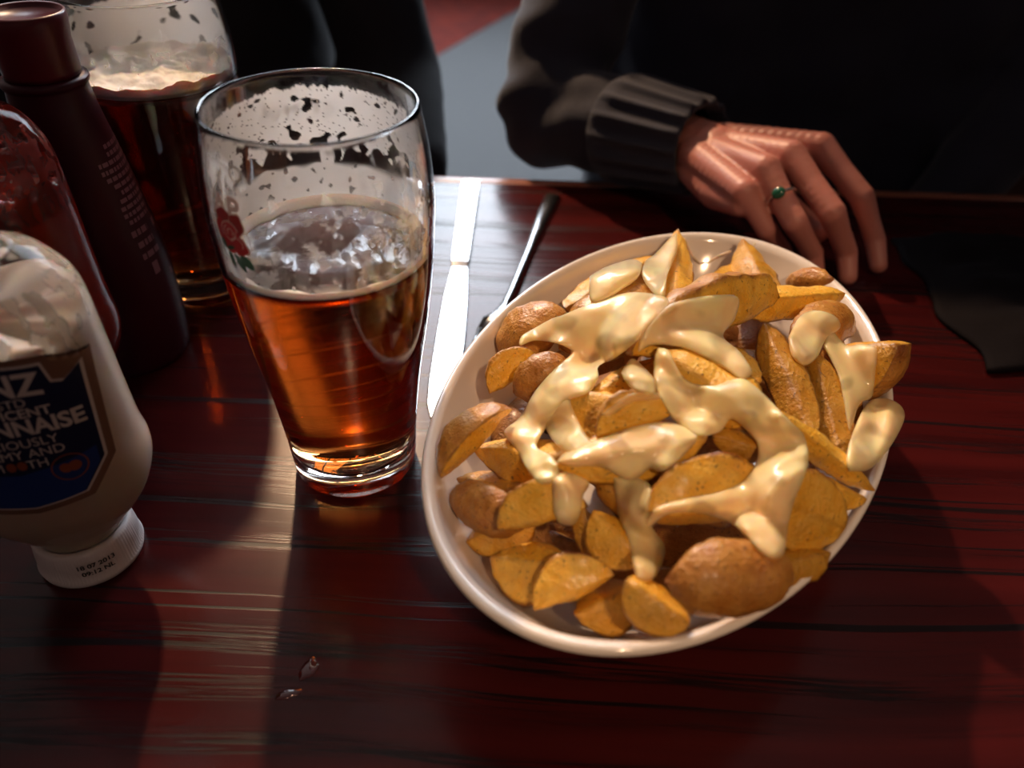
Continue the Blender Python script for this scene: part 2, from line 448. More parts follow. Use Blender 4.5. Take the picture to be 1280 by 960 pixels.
# droplets clinging to the near inside wall
m_drop = mat('clear_droplet', (1, 1, 1), .0, trans=1.0, ior=1.34)
bm = bmesh.new(); rd = random.Random(5)
for i in range(95):
    right = rd.random() < .7
    a = CAMDIR + (rd.uniform(.05, 1.35) if right else rd.uniform(-1.2, .1)); z = rd.uniform(.134, .165 if right else .158)
    s_ = rd.choice([.0005, .0006, .0008, .0011, .0014]) * (1.1 if right else .7)
    r_ = r_in(z); p = Vector((r_ * math.cos(a), r_ * math.sin(a), z)); n_ = Vector((-math.cos(a), -math.sin(a), 0))
    s = bmesh.ops.create_icosphere(bm, subdivisions=2, radius=1)
    t = Vector((-math.sin(a), math.cos(a), 0)); el = rd.uniform(.9, 1.7)
    for vv in s['verts']:
        c = vv.co.copy(); vv.co = p + n_ * (c.x * s_ * .5) + t * (c.y * s_) + Vector((0, 0, c.z * s_ * el))
o = bmobj('droplets', bm, m_drop, pint); o['kind'] = 'stuff'
# rose print
def find_on_glass(px, py, base, off=0.0):
    best = None
    for za in np.linspace(.08, .185, 106):
        for d in np.linspace(-1.5, 1.5, 151):
            p = base + gsurf(CAMDIR + d, za); x, y = pix(p); e_ = (x - px) ** 2 + (y - py) ** 2
            if best is None or e_ < best[0]: best = (e_, CAMDIR + d, za)
    return best[1], best[2]
base1 = Vector((PX, PY, 0))
rt0, rz0 = find_on_glass(288, 290, base1)
def on_glass(u, vv, off):     # u to the right seen from outside
    z = rz0 + vv; return gsurf(rt0 + u / r_out(rz0), z, off)
m_red = mat('rose_red_print', (.50, .006, .018), .35); m_dred = mat('rose_dark_red_print', (.30, .004, .014), .35)
m_green = mat('leaf_green_print', (.008, .085, .045), .35); m_wprint = mat('white_print', (.80, .62, .60), .4)
def blob(cx, cy, rx, ry, rot=0, n=22, wav=0, wn=5, ph=0):
    out = []
    for k in range(n):
        a = 2 * PI * k / n; q = 1 + wav * math.cos(wn * a + ph)
        x, y = rx * q * math.cos(a), ry * q * math.sin(a); c, s = math.cos(rot), math.sin(rot)
        out.append((cx + x * c - y * s, cy + x * s + y * c))
    return out
def wrapped(name, polys, off, m, parent, fn, step=.0011):
    V, Fc = [], []
    for pl in polys:
        v, f = poly_fill(pl, step); o_ = len(V)
        V += [fn(x, y, off) for x, y in v]; Fc += [tuple(i + o_ for i in q) for q in f]
    ob = pyobj(name, V, Fc, m, parent); return ob
k_ = .001
rose = [blob(-3.2 * k_, 6.2 * k_, 4.0 * k_, 3.0 * k_, .3, wav=.08), blob(3.6 * k_, 3.8 * k_, 3.6 * k_, 4.6 * k_, -.2, wav=.07), blob(-4.2 * k_, -.5 * k_, 3.2 * k_, 5.6 * k_, .25, wav=.06),
        blob(3.0 * k_, -4.6 * k_, 4.8 * k_, 4.0 * k_, -.3, wav=.09), blob(-1.6 * k_, -5.4 * k_, 3.6 * k_, 3.4 * k_, 0, wav=.07)]
def grow(pl, c): 
    mx_ = sum(p[0] for p in pl) / len(pl); my_ = sum(p[1] for p in pl) / len(pl)
    return [(mx_ + (x - mx_) * c, my_ + (y - my_) * c) for x, y in pl]
emb = wrapped('rose_emblem', [grow(p, 1.13) for p in rose] + [blob(0, 0, 5.6 * k_, 5.6 * k_)], .00010, m_wprint, pint, on_glass)
emb['label'] = 'printed red rose with green leaves'
for i, p in enumerate(rose): wrapped('petal', [p], .00018 + .00002 * i, m_red if i != 1 and i != 0 else m_dred, emb, on_glass)
wrapped('petal', [blob(0, .2 * k_, 4.5 * k_, 4.4 * k_, 0, wav=.03)], .00036, m_red, emb, on_glass)
def arc_band(cx, cy, r_, a0, a1, wd, n=18):
    o_ = [(cx + (r_ + wd) * math.cos(a0 + (a1 - a0) * i / n), cy + (r_ + wd) * math.sin(a0 + (a1 - a0) * i / n)) for i in range(n + 1)]
    return o_ + [(cx + r_ * math.cos(a1 - (a1 - a0) * i / n), cy + r_ * math.sin(a1 - (a1 - a0) * i / n)) for i in range(n + 1)]
def arc_bits(cx, cy, r_, a0, a1, wd):
    n = max(1, int((a1 - a0) / .5)); return [arc_band(cx, cy, r_, a0 + (a1 - a0) * q / n, a0 + (a1 - a0) * (q + 1) / n, wd, 4) for q in range(n)]
wrapped('petal_lines', arc_bits(0, .2 * k_, 4.3 * k_, .3, 3.6, .4 * k_) + arc_bits(0, .2 * k_, 2.8 * k_, 2.0, 6.6, .36 * k_) + arc_bits(.3 * k_, .4 * k_, 1.3 * k_, -.8, 3.9, .34 * k_) + arc_bits(3 * k_, -4 * k_, 2.6 * k_, -.5, 3.0, .36 * k_), .00046, m_wprint, emb, on_glass)
def leaf(cx, cy, ln, wd, rot):
    pts = [(t, wd * math.sin(PI * t / ln) ** .8) for t in np.linspace(0, ln, 10)[:-1]] + [(t, -wd * math.sin(PI * t / ln) ** .8) for t in np.linspace(ln, 0, 10)[:-1]]
    return [(cx + x * math.cos(rot) - y * math.sin(rot), cy + x * math.sin(rot) + y * math.cos(rot)) for x, y in pts]
for lf in ((3 * k_, -8.5 * k_, 8 * k_, 2.3 * k_, -.75), (0, -8.5 * k_, 9 * k_, 1.7 * k_, -1.05), (-3 * k_, -8 * k_, 8 * k_, 1.4 * k_, -1.35), (-5.5 * k_, -3 * k_, 5 * k_, 1.2 * k_, -1.3), (-4 * k_, -7.6 * k_, 5.5 * k_, .9 * k_, .35)):
    wrapped('leaf', [leaf(*lf)], .00030, m_green, emb, on_glass)
# etched measure stamp on the far wall, seen from inside; the letters above the rose
m_etch = mat('etched_mark', (.42, .38, .34), .6)
def put_text(name, body, size, th, z, off, m, parent, mirror=False, rot=0, bold=.0, rfn=gsurf):
    v, f = text_mesh(body, size, bold)
    V = []
    for x, y in v:
        x2, y2 = x * math.cos(rot) - y * math.sin(rot), x * math.sin(rot) + y * math.cos(rot)
        zz = z + y2; V.append(rfn(th + x2 / r_out(z), zz, off))
    return pyobj(name, V, f, m, parent)
put_text('measure_stamp', 'CE  M 09', .0085, CAMDIR + PI + .12, .1715, .0001, m_etch, pint)
th_, z_ = find_on_glass(288, 222, base1)
put_text('etched_letters', 'O', .0085, th_ + .05, z_ - .001, .0001, m_etch, pint)
th_, z_ = find_on_glass(276, 256, base1)
put_text('etched_letters', 'AP', .0125, th_ + .06, z_ - .004, .0001, m_wprint, pint, bold=.0004)
# second pint
P2 = at(259, 356, 0); P2.z = 0
BEER2 = .146
pint2 = tag(empty('pint_glass', P2), 'pint glass of dark amber beer with a white head, behind the tall red bottle', 'glass', None)
glass_body(pint2)
beer2 = tag(empty('beer', (P2.x, P2.y, .015)), 'dark amber beer under a full white head in the rear pint glass', 'beer')
o = beer_body(BEER2, beer2); o.location.z = -.015
def fz(r_, a):
    x, y = r_ * math.cos(a), r_ * math.sin(a)
    return .003 * fbm(x * 70, y * 70, 3.) + .004 * sst(.2, .6, nz3(x * 55, y * 55, 14.)) + .002
prof = [(0, BEER2 - .002)] + [(r_in(BEER2) * i / 20 - .0003, BEER2 - .0018) for i in range(1, 21)]
v, f = lathe(prof, 96); n0 = len(v); v2 = []
for i in range(41):
    r_ = (r_in(BEER2 + .003) - .0003) * (i / 40)
    for k in range(96):
        a = 2 * PI * k / 96
        v2.append((r_ * math.cos(a), r_ * math.sin(a), BEER2 + fz(r_, a) + (.0025 * sst(.036, .044, r_))))
f2 = [(n0 + i * 96 + k, n0 + i * 96 + (k + 1) % 96, n0 + (i + 1) * 96 + (k + 1) % 96, n0 + (i + 1) * 96 + k) for i in range(40) for k in range(96)]
last = 1 + 19 * 96
f2 += [(last + k, last + (k + 1) % 96, n0 + 40 * 96 + (k + 1) % 96, n0 + 40 * 96 + k) for k in range(96)]
o = pyobj('foam_head', v + v2, f + f2, m_foam, beer2); o.location.z = -.015
C2 = math.atan2(-P2.y, -P2.x)
def lace2(a, z):
    d = (a - (C2 + PI) + PI) % (2 * PI) - PI; X = d * .045
    back = sst(2.0, 1.4, abs(d))
    top = .180 - .006 * sst(.0, .9, d) + .003 * nz3(X * 90, 1.3) + .0015 * nz3(X * 300, 2.)
    holes = 1 - sst(.38, .46, nz3(X * 120, z * 130, 9.1))
    A_ = back * sst(top + .001, top - .001, z) * holes * .85
    return max(A_, .30 * sst(.176, .166, z) * sst(-.1, .4, fbm(X * 100, z * 100, 3.)))
lacing('foam_lacing', beer2, BEER2 + .003, .187, lace2, 260, 60).location.z = -.015

# ------------------------------------------------------------------ bottles
def sup(a, n=2.5):
    c, s = math.cos(a), math.sin(a)
    return math.copysign(abs(c) ** (2 / n), c), math.copysign(abs(s) ** (2 / n), s)
def oval(prof, seg=72, off=0.0, n=2.4, zfn=None):
    """prof rows (z, half width, half depth)"""
    v, f = [], []
    for z, a_, b_ in prof:
        for k in range(seg):
            x, y = sup(2 * PI * k / seg, n if a_ > .0225 else 2.0); v.append(((a_ + off) * x, (b_ + off) * y, z))
    for j in range(len(prof) - 1):
        for k in range(seg): f.append((j * seg + k, j * seg + (k + 1) % seg, (j + 1) * seg + (k + 1) % seg, (j + 1) * seg + k))
    return v, f, seg
def shell(name, prof, wall, m, parent, top_dimple=0.006):
    """closed bottle: outer skin, inner skin"""
    v, f, s = oval(prof); n = len(prof)
    inner = [(z - (wall if i == n - 1 else 0) + (wall if i == 0 else 0), max(a - wall, .001), max(b - wall, .001)) for i, (z, a, b) in enumerate(prof)]
    v2, f2, _ = oval(inner); o_ = len(v); v = v + v2; f = f + [tuple(reversed([i + o_ for i in q])) for q in f2]
    def cap(row, z, flip):
        c = len(v); v.append((0, 0, z))
        for k in range(s):
            q = (row + k, row + (k + 1) % s, c); f.append(tuple(reversed(q)) if flip else q)
    cap((n - 1) * s, prof[-1][0] - top_dimple, False); cap(o_ + (n - 1) * s, prof[-1][0] - top_dimple - wall, True)
    cap(0, prof[0][0], True); cap(o_, prof[0][0] + wall, False)
    o = pyobj(name, v, f, m, parent)
    bm = bmesh.new(); bm.from_mesh(o.data); bmesh.ops.recalc_face_normals(bm, faces=bm.faces); bm.to_mesh(o.data); bm.free()
    return o
def pspl(prof, n=5):
    zs = [p[0] for p in prof]; A1 = spline([(p[0], p[1]) for p in prof], n); B1 = spline([(p[0], p[2]) for p in prof], n)
    return [(a[0], a[1], b_[1]) for a, b_ in zip(A1, B1)]
SQ = [(.018, .0185, .0185), (.0225, .019, .0188), (.030, .026, .021), (.042, .038, .027), (.053, .0445, .0295), (.062, .0455, .030), (.072, .0435, .0295), (.095, .042, .029), (.120, .0405, .0285), (.140, .0385, .0275), (.151, .034, .0245), (.158, .026, .018), (.1595, .0205, .0135), (.158, .016, .010), (.154, .013, .008)]
SQ = pspl([(z, a if z < .03 else .0225 + (a - .0225) * .74 if z < .15 else a * .82, b_) for z, a, b_ in SQ], 4)
def fill_body(parent, m, name, top, jag, seed, inset=.0011):
    rows = [r_ for r_ in SQ if r_[0] < .150 and r_[0] > .0195]
    v, f, s = oval([(z, a - inset, b_ - inset) for z, a, b_ in rows])
    out = []
    for x, y, z in v:
        ang = math.atan2(y, x)
        t = top + jag * (fbm(math.cos(ang) * 2.2, math.sin(ang) * 2.2, seed) + .3)
        if z > t:
            q = min(1, (z - t) / max(.001, .150 - t)); k = (1 - q) ** .6
            out.append((x * k, y * k, t + (z - t) * .06))
        else: out.append((x, y, z))
    n = len(rows); c = len(out); out.append((0, 0, top)); b0 = len(out); out.append((0, 0, rows[0][0]))
    f += [((n - 1) * s + k, (n - 1) * s + (k + 1) % s, c) for k in range(s)] + [((k + 1) % s, k, b0) for k in range(s)]
    return pyobj(name, out, f, m, parent)
def ribbed_cap(parent, m, h=.021, r0=.0225):
    def wob(r_, z_, a):
        return r_ + (.00025 if math.cos(a * 90) > 0 else -.00015) if .004 < z_ < h - .005 and r_ > r0 - .003 else r_
    prof = [(0, 0), (r0 - .001, 0), (r0, .001), (r0 + .0006, .0035), (r0 - .0002, .0042), (r0 - .0006, h * .5), (r0 - .0012, h - .003), (r0 - .0022, h - .0008), (r0 - .0045, h - .0016), (0, h - .0022)]
    return lathe_obj('cap', prof, m, parent, 360, wob=wob)
m_pet = mat('clear_plastic', (1, .99, .98), .03, trans=1.0, ior=1.12, spec=.8)
m_mayo = mat('mayonnaise', (.60, .47, .36), .35, sss=.25, ssss=.01)
m_smear = mat('mayonnaise_smear', (.70, .62, .52), .4)
m_capw = mat('white_plastic', (.66, .60, .60), .4)
m_navy = mat('navy_label', (.005, .009, .040), .42, spec=.25); m_bluel = mat('blue_label', (.008, .028, .14), .42, spec=.25)
m_gold = mat('bronze_label_border', (.16, .085, .055), .4, metal=.15); m_txt = mat('label_white', (.48, .43, .42), .45)
m_orange = mat('label_orange', (.20, .045, .015), .5); m_ink = mat('black_ink', (.01, .01, .012), .5)
MY = at(117, 688, 0); MY.z = 0
MYAW = R(17)
mayo = tag(empty('sauce_bottle', MY, MYAW), 'upside-down squeeze bottle of mayonnaise with a navy label and white cap', 'bottle')
shell('bottle_body', SQ, .0008, m_pet, mayo)
fill_body(mayo, m_mayo, 'mayonnaise', .128, .006, 3.)
ribbed_cap(mayo, m_capw)
# smears of mayonnaise on the empty top wall
m_fsm = film_mat('mayonnaise_film', (.78, .66, .52))
def smear(parent, m, z0, z1, fn, name, inset=.0010, na=220, nz=44):
    v, f, al = [], [], []
    A_ = [p[0] for p in SQ[:-9]]
    for j in range(nz + 1):
        z = z0 + (z1 - z0) * j / nz
        a_ = float(np.interp(z, [p[0] for p in SQ[:-8]], [p[1] for p in SQ[:-8]])) - inset; b_ = float(np.interp(z, [p[0] for p in SQ[:-8]], [p[2] for p in SQ[:-8]])) - inset
        for k in range(na):
            x, y = sup(2 * PI * k / na, 2.4); v.append((a_ * x, b_ * y, z)); al.append(max(0, min(1, fn(2 * PI * k / na, z))))
    f = [(j * na + k, j * na + (k + 1) % na, (j + 1) * na + (k + 1) % na, (j + 1) * na + k) for j in range(nz) for k in range(na)]
    me = bpy.data.meshes.new(name); me.from_pydata(v, [], f); me.update()
    A = me.attributes.new('foam', 'FLOAT', 'POINT'); A.data.foreach_set('value', al)
    return link(name, me, m, parent)
smear(mayo, m_fsm, .118, .150, lambda a, z: .8 * sst(.12, .25, fbm(a * 4, z * 70, 2.) + .08 - 6 * max(0, z - .139)), 'mayonnaise_smear')
def sq_ab(z): return float(np.interp(z, [p[0] for p in SQ[:-9]], [p[1] for p in SQ[:-9]])), float(np.interp(z, [p[0] for p in SQ[:-9]], [p[2] for p in SQ[:-9]]))
LZ = .093
def on_label(u, vv, off):
    z = LZ + vv; a_, b_ = sq_ab(z); t = max(-.995, min(.995, u / a_))
    y = -b_ * (1 - abs(t) ** 2.4) ** (1 / 2.4)
    return Vector((u, y - off, z))
mm = .00105
key = [(-20, -30), (0, -33), (20, -30), (30, -17), (32.5, 28), (26, 24), (22.5, 25.5), (21, 34), (0, 37), (-21, 34), (-22.5, 25.5), (-26, 24), (-32.5, 28), (-30, -17)]
lab = wrapped('label', [[(x * mm, y * mm) for x, y in key]], .0003, m_gold, mayo, on_label, .004)
def inset_poly(pl, sx, sy): return [(x * sx * mm, (y * sy + .3) * mm) for x, y in pl]
wrapped('label_rim', [inset_poly(key, .925, .925)], .00055, m_txt, lab, on_label, .004)
wrapped('label_panel', [inset_poly(key, .895, .90)], .0008, m_navy, lab, on_label, .004)
wrapped('label_foot', [[(-17.5 * mm, -26.6 * mm), (0, -29 * mm), (17.5 * mm, -26.6 * mm), (25.2 * mm, -16 * mm), (25.6 * mm, -9 * mm), (0, -13 * mm), (-25.6 * mm, -9 * mm), (-25.2 * mm, -16 * mm)]], .00105, m_bluel, lab, on_label, .004)
def lab_text(body, size, v0, m=m_txt, bold=0, u0=0, sx=1.0, arch=0.0, off=.0013):
    v, f = text_mesh(body, size * mm, bold * mm)
    V = [on_label(u0 * mm + x * sx, v0 * mm + y - arch * (x * sx / mm) ** 2 * mm, off) for x, y in v]
    return pyobj('label_text', V, f, m, lab)
lab_text('HEINZ', 12.6, 22, bold=.35, sx=.92, u0=.6, arch=.006)
lab_text('1869 ESTD', 5, 17.2, arch=.003)
lab_text('MAGNIFICENT', 5.4, 12.6, bold=.12, arch=.003)
lab_text('MAYONNAISE', 9.2, 5.3, bold=.3, sx=.90, arch=.003)
lab_text('DELICIOUSLY', 5.4, -.4, sx=1.0, arch=.002)
lab_text('CREAMY AND', 5.4, -5.2, sx=1.0, arch=.002)
lab_text('SM', 5.4, -10.2, u0=-7.2); lab_text('TH', 5.4, -10.2, u0=7.0)
for u0 in (-1.6, 1.9): wrapped('label_dot', [blob(u0 * mm, -8.4 * mm, 1.6 * mm, 2.1 * mm)], .0014, m_orange, lab, on_label)
wrapped('seal', [arc_band(16 * mm, -13.5 * mm, 5.6 * mm, 0, 3.1416, .5 * mm, 24), arc_band(16 * mm, -13.5 * mm, 5.6 * mm, 3.1416, 6.2832, .5 * mm, 24)], .0014, m_orange, lab, on_label, .003)
wrapped('seal', [blob(14.6 * mm, -13.5 * mm, 1.9 * mm, 2.3 * mm, .4), blob(17.6 * mm, -13.5 * mm, 2.2 * mm, 2.4 * mm, -.3)], .0014, m_orange, lab, on_label, .003)
# date print on the cap
def cap_text(body, th, z, size):
    v, f = text_mesh(body, size, .0001)
    return pyobj('cap_print', [((.0226) * math.cos(th + x / .022), .0226 * math.sin(th + x / .022), z + y) for x, y in v], f, m_ink, mayo)
cap_text('18 07 2013', -PI / 2 + .62 - MYAW, .0125, .0036); cap_text('HAC  1234'[:0] + '09:12 NL', -PI / 2 + .62 - MYAW, .0082, .0036)

# ketchup squeeze bottle
m_ket = mat('ketchup', (.22, .010, .004), .22, coat=.3, sss=.15, ssss=.005)
KP = at(98, 522, 0); KP.z = 0
ket = tag(empty('sauce_bottle', KP, R(-14)), 'upside-down clear squeeze bottle of red ketchup, behind the mayonnaise bottle', 'bottle')
shell('bottle_body', SQ, .0008, m_pet, ket)
fill_body(ket, m_ket, 'ketchup', .126, .010, 8.)
ribbed_cap(ket, m_capw); ket.scale = (1.0, 1.0, 1.10)
m_kf = film_mat('ketchup_film', (.30, .02, .01))
smear(ket, m_kf, .118, .152, lambda a, z: .8 * sst(-.05, .2, fbm(a * 7, z * 150, 6.) + .2 - 5 * max(0, z - .142)), 'ketchup_smear')

# tall dark red bottle with print
m_mar = mat('maroon_plastic', (.040, .0015, .009), .4, spec=.25); m_mcap = mat('maroon_cap', (.085, .003, .010), .34, spec=.35)
m_tprint = mat('pale_print', (.22, .10, .13), .5)
TP = Vector((-.237, .400, 0))
tall = tag(empty('sauce_bottle', TP), 'tall upright dark maroon sauce bottle with a ridged red cap and pale print', 'bottle')
TPROF = [(0, .030), (.003, .0335), (.03, .0345), (.06, .0340), (.085, .0315), (.11, .0275), (.13, .0240), (.150, .0205), (.163, .0190)]
TS = spline(TPROF, 6)
def r_tall(z): return interp(TS, z)
lathe_obj('bottle_body', [(0, .001), (.026, 0)] + [(r_, z) for z, r_ in TS] + [(.0202, .1635), (.0207, .165), (.0202, .1665), (.017, .1672), (.0, .1675)], m_mar, tall, 72)
lathe_obj('cap', [(0, .1674), (.0175, .1674), (.0178, .170), (.0176, .184), (.0184, .189), (.0188, .193), (.0186, .1958), (.0178, .1968), (.0168, .1962), (.0160, .1945), (0, .194)], m_mcap, tall, 64)
TC = math.atan2(-TP.y, -TP.x)
bm = bmesh.new(); rd = random.Random(11)
def tall_pt(th, z, off=.0002):
    r_ = r_tall(z) + off; return Vector((r_ * math.cos(th), r_ * math.sin(th), z))
def quad_on(bm, th0, th1, z0, z1):
    n = max(1, int((th1 - th0) / .06))
    for i in range(n):
        a, b_ = th0 + (th1 - th0) * i / n, th0 + (th1 - th0) * (i + 1) / n
        bm.faces.new([bm.verts.new(tall_pt(a, z0)), bm.verts.new(tall_pt(b_, z0)), bm.verts.new(tall_pt(b_, z1)), bm.verts.new(tall_pt(a, z1))])
z = .132
for i, (t0, t1) in enumerate([(.75, 1.5), (.75, 1.5), (.45, 1.5), (.45, 1.5), (.5, 1.5), (.6, 1.4), (.7, 1.3), (.6, 1.3), (.55, 1.3), (.55, 1.25), (.6, 1.2), (.55, .95), (.6, 1.0), (.6, 1.05)]):
    hgt = .0022 if i < 11 else .0034
    th = TC + t0
    while th < TC + t1:
        w_ = rd.uniform(.05, .16); quad_on(bm, th, min(th + w_, TC + t1), z, z + hgt); th += w_ + .03
    z -= .0040 if i < 10 else .0070
quad_on(bm, TC + .72, TC + .86, z - .004, z + .0035)
for i in range(9): quad_on(bm, TC + 1.16 + .012 * i, TC + 1.17 + .012 * i + .008, .052, .088)
o = bmobj('back_print', bm, m_tprint, tall, False); o['label'] = 'lines of tiny pale print and a barcode'

# ------------------------------------------------------------------ cutlery
def knife():
    p0, p1 = at(589, 230, 0), at(579, 333, 0); p2 = at(556, 470, 0)
    for p in (p0, p1, p2): p.z = 0
    d = (p2 - p0).normalized(); s = Vector((d.y, -d.x, 0))       # s: to the left in view
    k = tag(empty('table_knife', p0), 'steel table knife lying between the front pint glass and the bowl', 'knife')
    L1 = (p1 - p0).length
    def strip(name, rows, m):
        v, f = [], []
        for l_, wl, wr, h in rows:
            wl, wr, h = wl * 1.12, wr * 1.12, h * 1.1; l_ = l_ if l_ <= L1 else L1 + (l_ - L1) * 1.5
            c = d * l_
            for (o_, zz) in ((-wl, .0004), (-wl * .9, h * .96), (0, h * 1.02), (wr * .9, h * .96), (wr, .0004)): v.append(c + s * (-o_) + Vector((0, 0, zz)))
        n = len(rows)
        for j in range(n - 1):
            for q in range(4): f.append((j * 5 + q, j * 5 + q + 1, j * 5 + q + 6, j * 5 + q + 5))
            f.append((j * 5 + 4, j * 5, j * 5 + 5, j * 5 + 9))
        f.append((0, 1, 2, 3, 4)); f.append(tuple((n - 1) * 5 + q for q in (4, 3, 2, 1, 0)))
        o = pyobj(name, v, f, m, k)
        bm = bmesh.new(); bm.from_mesh(o.data); bmesh.ops.recalc_face_normals(bm, faces=bm.faces); bm.to_mesh(o.data); bm.free(); flat(o, 12)
    L1 = (p1 - p0).length
    strip('handle', [(0, .004, .004, .003), (.004, .0068, .0068, .0055), (.02, .0072, .0072, .006), (.06, .0068, .0068, .0058), (L1 - .01, .0062, .0062, .0052), (L1, .0058, .0058, .0045)], m_steel)
    strip('blade', [(L1, .0056, .0056, .0044), (L1 + .004, .0052, .0058, .003), (L1 + .03, .0078, .0082, .0016), (L1 + .06, .0085, .0092, .0013), (L1 + .09, .0085, .0092, .0012), (L1 + .105, .0075, .006, .0011), (L1 + .113, .0045, .001, .001)], m_steel)
knife()
def fork():
    p0, p1 = at(692, 245, 0), at(643, 362, 0); p0.z = p1.z = 0
    d = (p1 - p0).normalized(); s = Vector((-d.y, d.x, 0))
    k = tag(empty('table_fork', p0), 'steel table fork with its prongs hidden under the far rim of the bowl', 'fork')
    rows = [(0, .004, .0015, .0), (.004, .0075, .003, .0), (.03, .0068, .0034, .0), (.07, .0048, .0036, .0005), (.10, .0036, .0036, .001), (.165, .0036, .0034, .002), (.18, .0036, .0034, .003), (.192, .0055, .003, .005), (.202, .0105, .0026, .0055), (.217, .0115, .0024, .0045)]
    v, f = [], []
    for l_, wd, h, lift in rows:
        for o_, zz in ((-wd, .25), (-wd * .6, 1), (wd * .6, 1), (wd, .25), (wd * .6, 0), (-wd * .6, 0)): v.append(d * l_ + s * o_ + Vector((0, 0, lift + h * zz + .0003)))
    n = len(rows)
    for j in range(n - 1):
        for q in range(6): f.append((j * 6 + q, j * 6 + (q + 1) % 6, (j + 1) * 6 + (q + 1) % 6, (j + 1) * 6 + q))
    f += [tuple(range(5, -1, -1)), tuple((n - 1) * 6 + q for q in range(6))]
    pyobj('handle', v, f, m_steel, k)
    for i in range(4):
        bm = bmesh.new(); o_ = (-1.5 + i) * .0062
        tube_bm(bm, [d * .215 + s * o_ + Vector((0, 0, .006)), d * .232 + s * o_ + Vector((0, 0, .0045)), d * .252 + s * o_ + Vector((0, 0, .003)), d * .264 + s * o_ + Vector((0, 0, .005))], [.0016, .0016, .0014, .0008], 8)
        bmobj('prong', bm, m_steel, k)
fork()

# ------------------------------------------------------------------ bowl
BC = Vector((.0767, .3020, 0)); BA, BB, BANG = .1590, .1006, R(63.8)
BZ = .066
ca, sa = math.cos(BANG), math.sin(BANG)
def rho(p):
    x, y = p.x - BC.x, p.y - BC.y
    u, v_ = x * ca + y * sa, -x * sa + y * ca
    return math.hypot(u / (BA - .004), v_ / (BB - .004))
BIN = [(0, .007), (.42, .0072), (.52, .0085), (.62, .0130), (.72, .0215), (.81, .0325), (.89, .0445), (.95, .0555), (.985, .0635)]
BI = spline(BIN, 5)
def z_in(r_): return float(np.interp(r_, [p[0] for p in BI], [p[1] for p in BI]))
bowl = tag(empty('serving_bowl', BC, BANG), 'white oval porcelain bowl heaped with fried potato wedges and melted cheese', 'bowl')
def bowl_prof():
    inner = [(r_, z) for r_, z in BI]
    lip = [(1.0, .0655), (1.014, .0662), (1.026, .0655), (1.030, .0640), (1.024, .0622)]
    outer = [(.985, .0560), (.93, .0450), (.87, .0335), (.78, .0210), (.68, .0110), (.58, .0050), (.555, .0012), (.54, 0), (.50, .0), (.48, .0022), (0, .0026)]
    return inner + lip + outer
v, f = lathe(bowl_prof(), 160)
v = [(x * (BA - .004), y * (BB - .004), z) for x, y, z in v]
o = pyobj('bowl_body', v, f, m_porc, bowl)
bm = bmesh.new(); bm.from_mesh(o.data); bmesh.ops.recalc_face_normals(bm, faces=bm.faces); bm.to_mesh(o.data); bm.free()
bowl_obj = o

# ------------------------------------------------------------------ potato wedges
m_pot = mat('fried_potato', (.7, .35, .05), .42, coat=.25, coatr=.25, sss=.08, ssss=.003)
nt, b, N, L = nodes(m_pot)
tc = N('ShaderNodeTexCoord'); oi = N('ShaderNodeObjectInfo')
ask = N('ShaderNodeAttribute'); ask.attribute_name = 'skin'; abr = N('ShaderNodeAttribute'); abr.attribute_name = 'brown'
n1 = N('ShaderNodeTexNoise'); n1.inputs['Scale'].default_value = 130; n1.inputs['Detail'].default_value = 6; n1.inputs['Roughness'].default_value = .65
n2 = N('ShaderNodeTexNoise'); n2.inputs['Scale'].default_value = 620; n2.inputs['Detail'].default_value = 4
n3 = N('ShaderNodeTexNoise'); n3.inputs['Scale'].default_value = 50; n3.inputs['Detail'].default_value = 3
for n_ in (n1, n2, n3): L(tc.outputs['Object'], n_.inputs['Vector'])
def mixc(fac, c1_, c2_):
    x = N('ShaderNodeMix'); x.data_type = 'RGBA'
    for k, c in ((6, c1_), (7, c2_)):
        if isinstance(c, tuple): x.inputs[k].default_value = (*c, 1)
        else: L(c, x.inputs[k])
    L(fac, x.inputs[0]); return x.outputs[2]
def mr(src, lo, hi, a=0., c=1.):
    r = N('ShaderNodeMapRange'); r.inputs[1].default_value = lo; r.inputs[2].default_value = hi; r.inputs[3].default_value = a; r.inputs[4].default_value = c; L(src, r.inputs[0]); return r.outputs[0]
def mth(op, a, c):
    x = N('ShaderNodeMath'); x.operation = op; x.use_clamp = True
    for k, s_ in ((0, a), (1, c)):
        if isinstance(s_, (int, float)): x.inputs[k].default_value = s_
        else: L(s_, x.inputs[k])
    return x.outputs[0]
flesh = mixc(mr(n1.outputs[0], .35, .65), (.88, .43, .022), (.95, .58, .085))
skin = mixc(mr(n1.outputs[0], .35, .68), (.50, .185, .020), (.86, .47, .10))
col = mixc(ask.outputs['Fac'], flesh, skin)
brf = mth('MULTIPLY', mth('ADD', abr.outputs['Fac'], mr(n3.outputs[0], .52, .75, 0, .5)), mr(n1.outputs[0], .3, .6, .45, 1.))
col = mixc(brf, col, (.20, .045, .006))
spk = mth('MULTIPLY', mr(n2.outputs[0], .62, .70), .75)
col = mixc(spk, col, (.11, .035, .012))
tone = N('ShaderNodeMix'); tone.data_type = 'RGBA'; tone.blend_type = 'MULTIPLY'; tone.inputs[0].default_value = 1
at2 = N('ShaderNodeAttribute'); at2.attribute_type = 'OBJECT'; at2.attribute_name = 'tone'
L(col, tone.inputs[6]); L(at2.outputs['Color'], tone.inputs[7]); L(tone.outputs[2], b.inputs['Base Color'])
bp = N('ShaderNodeBump'); bp.inputs['Strength'].default_value = .7; bp.inputs['Distance'].default_value = .0014
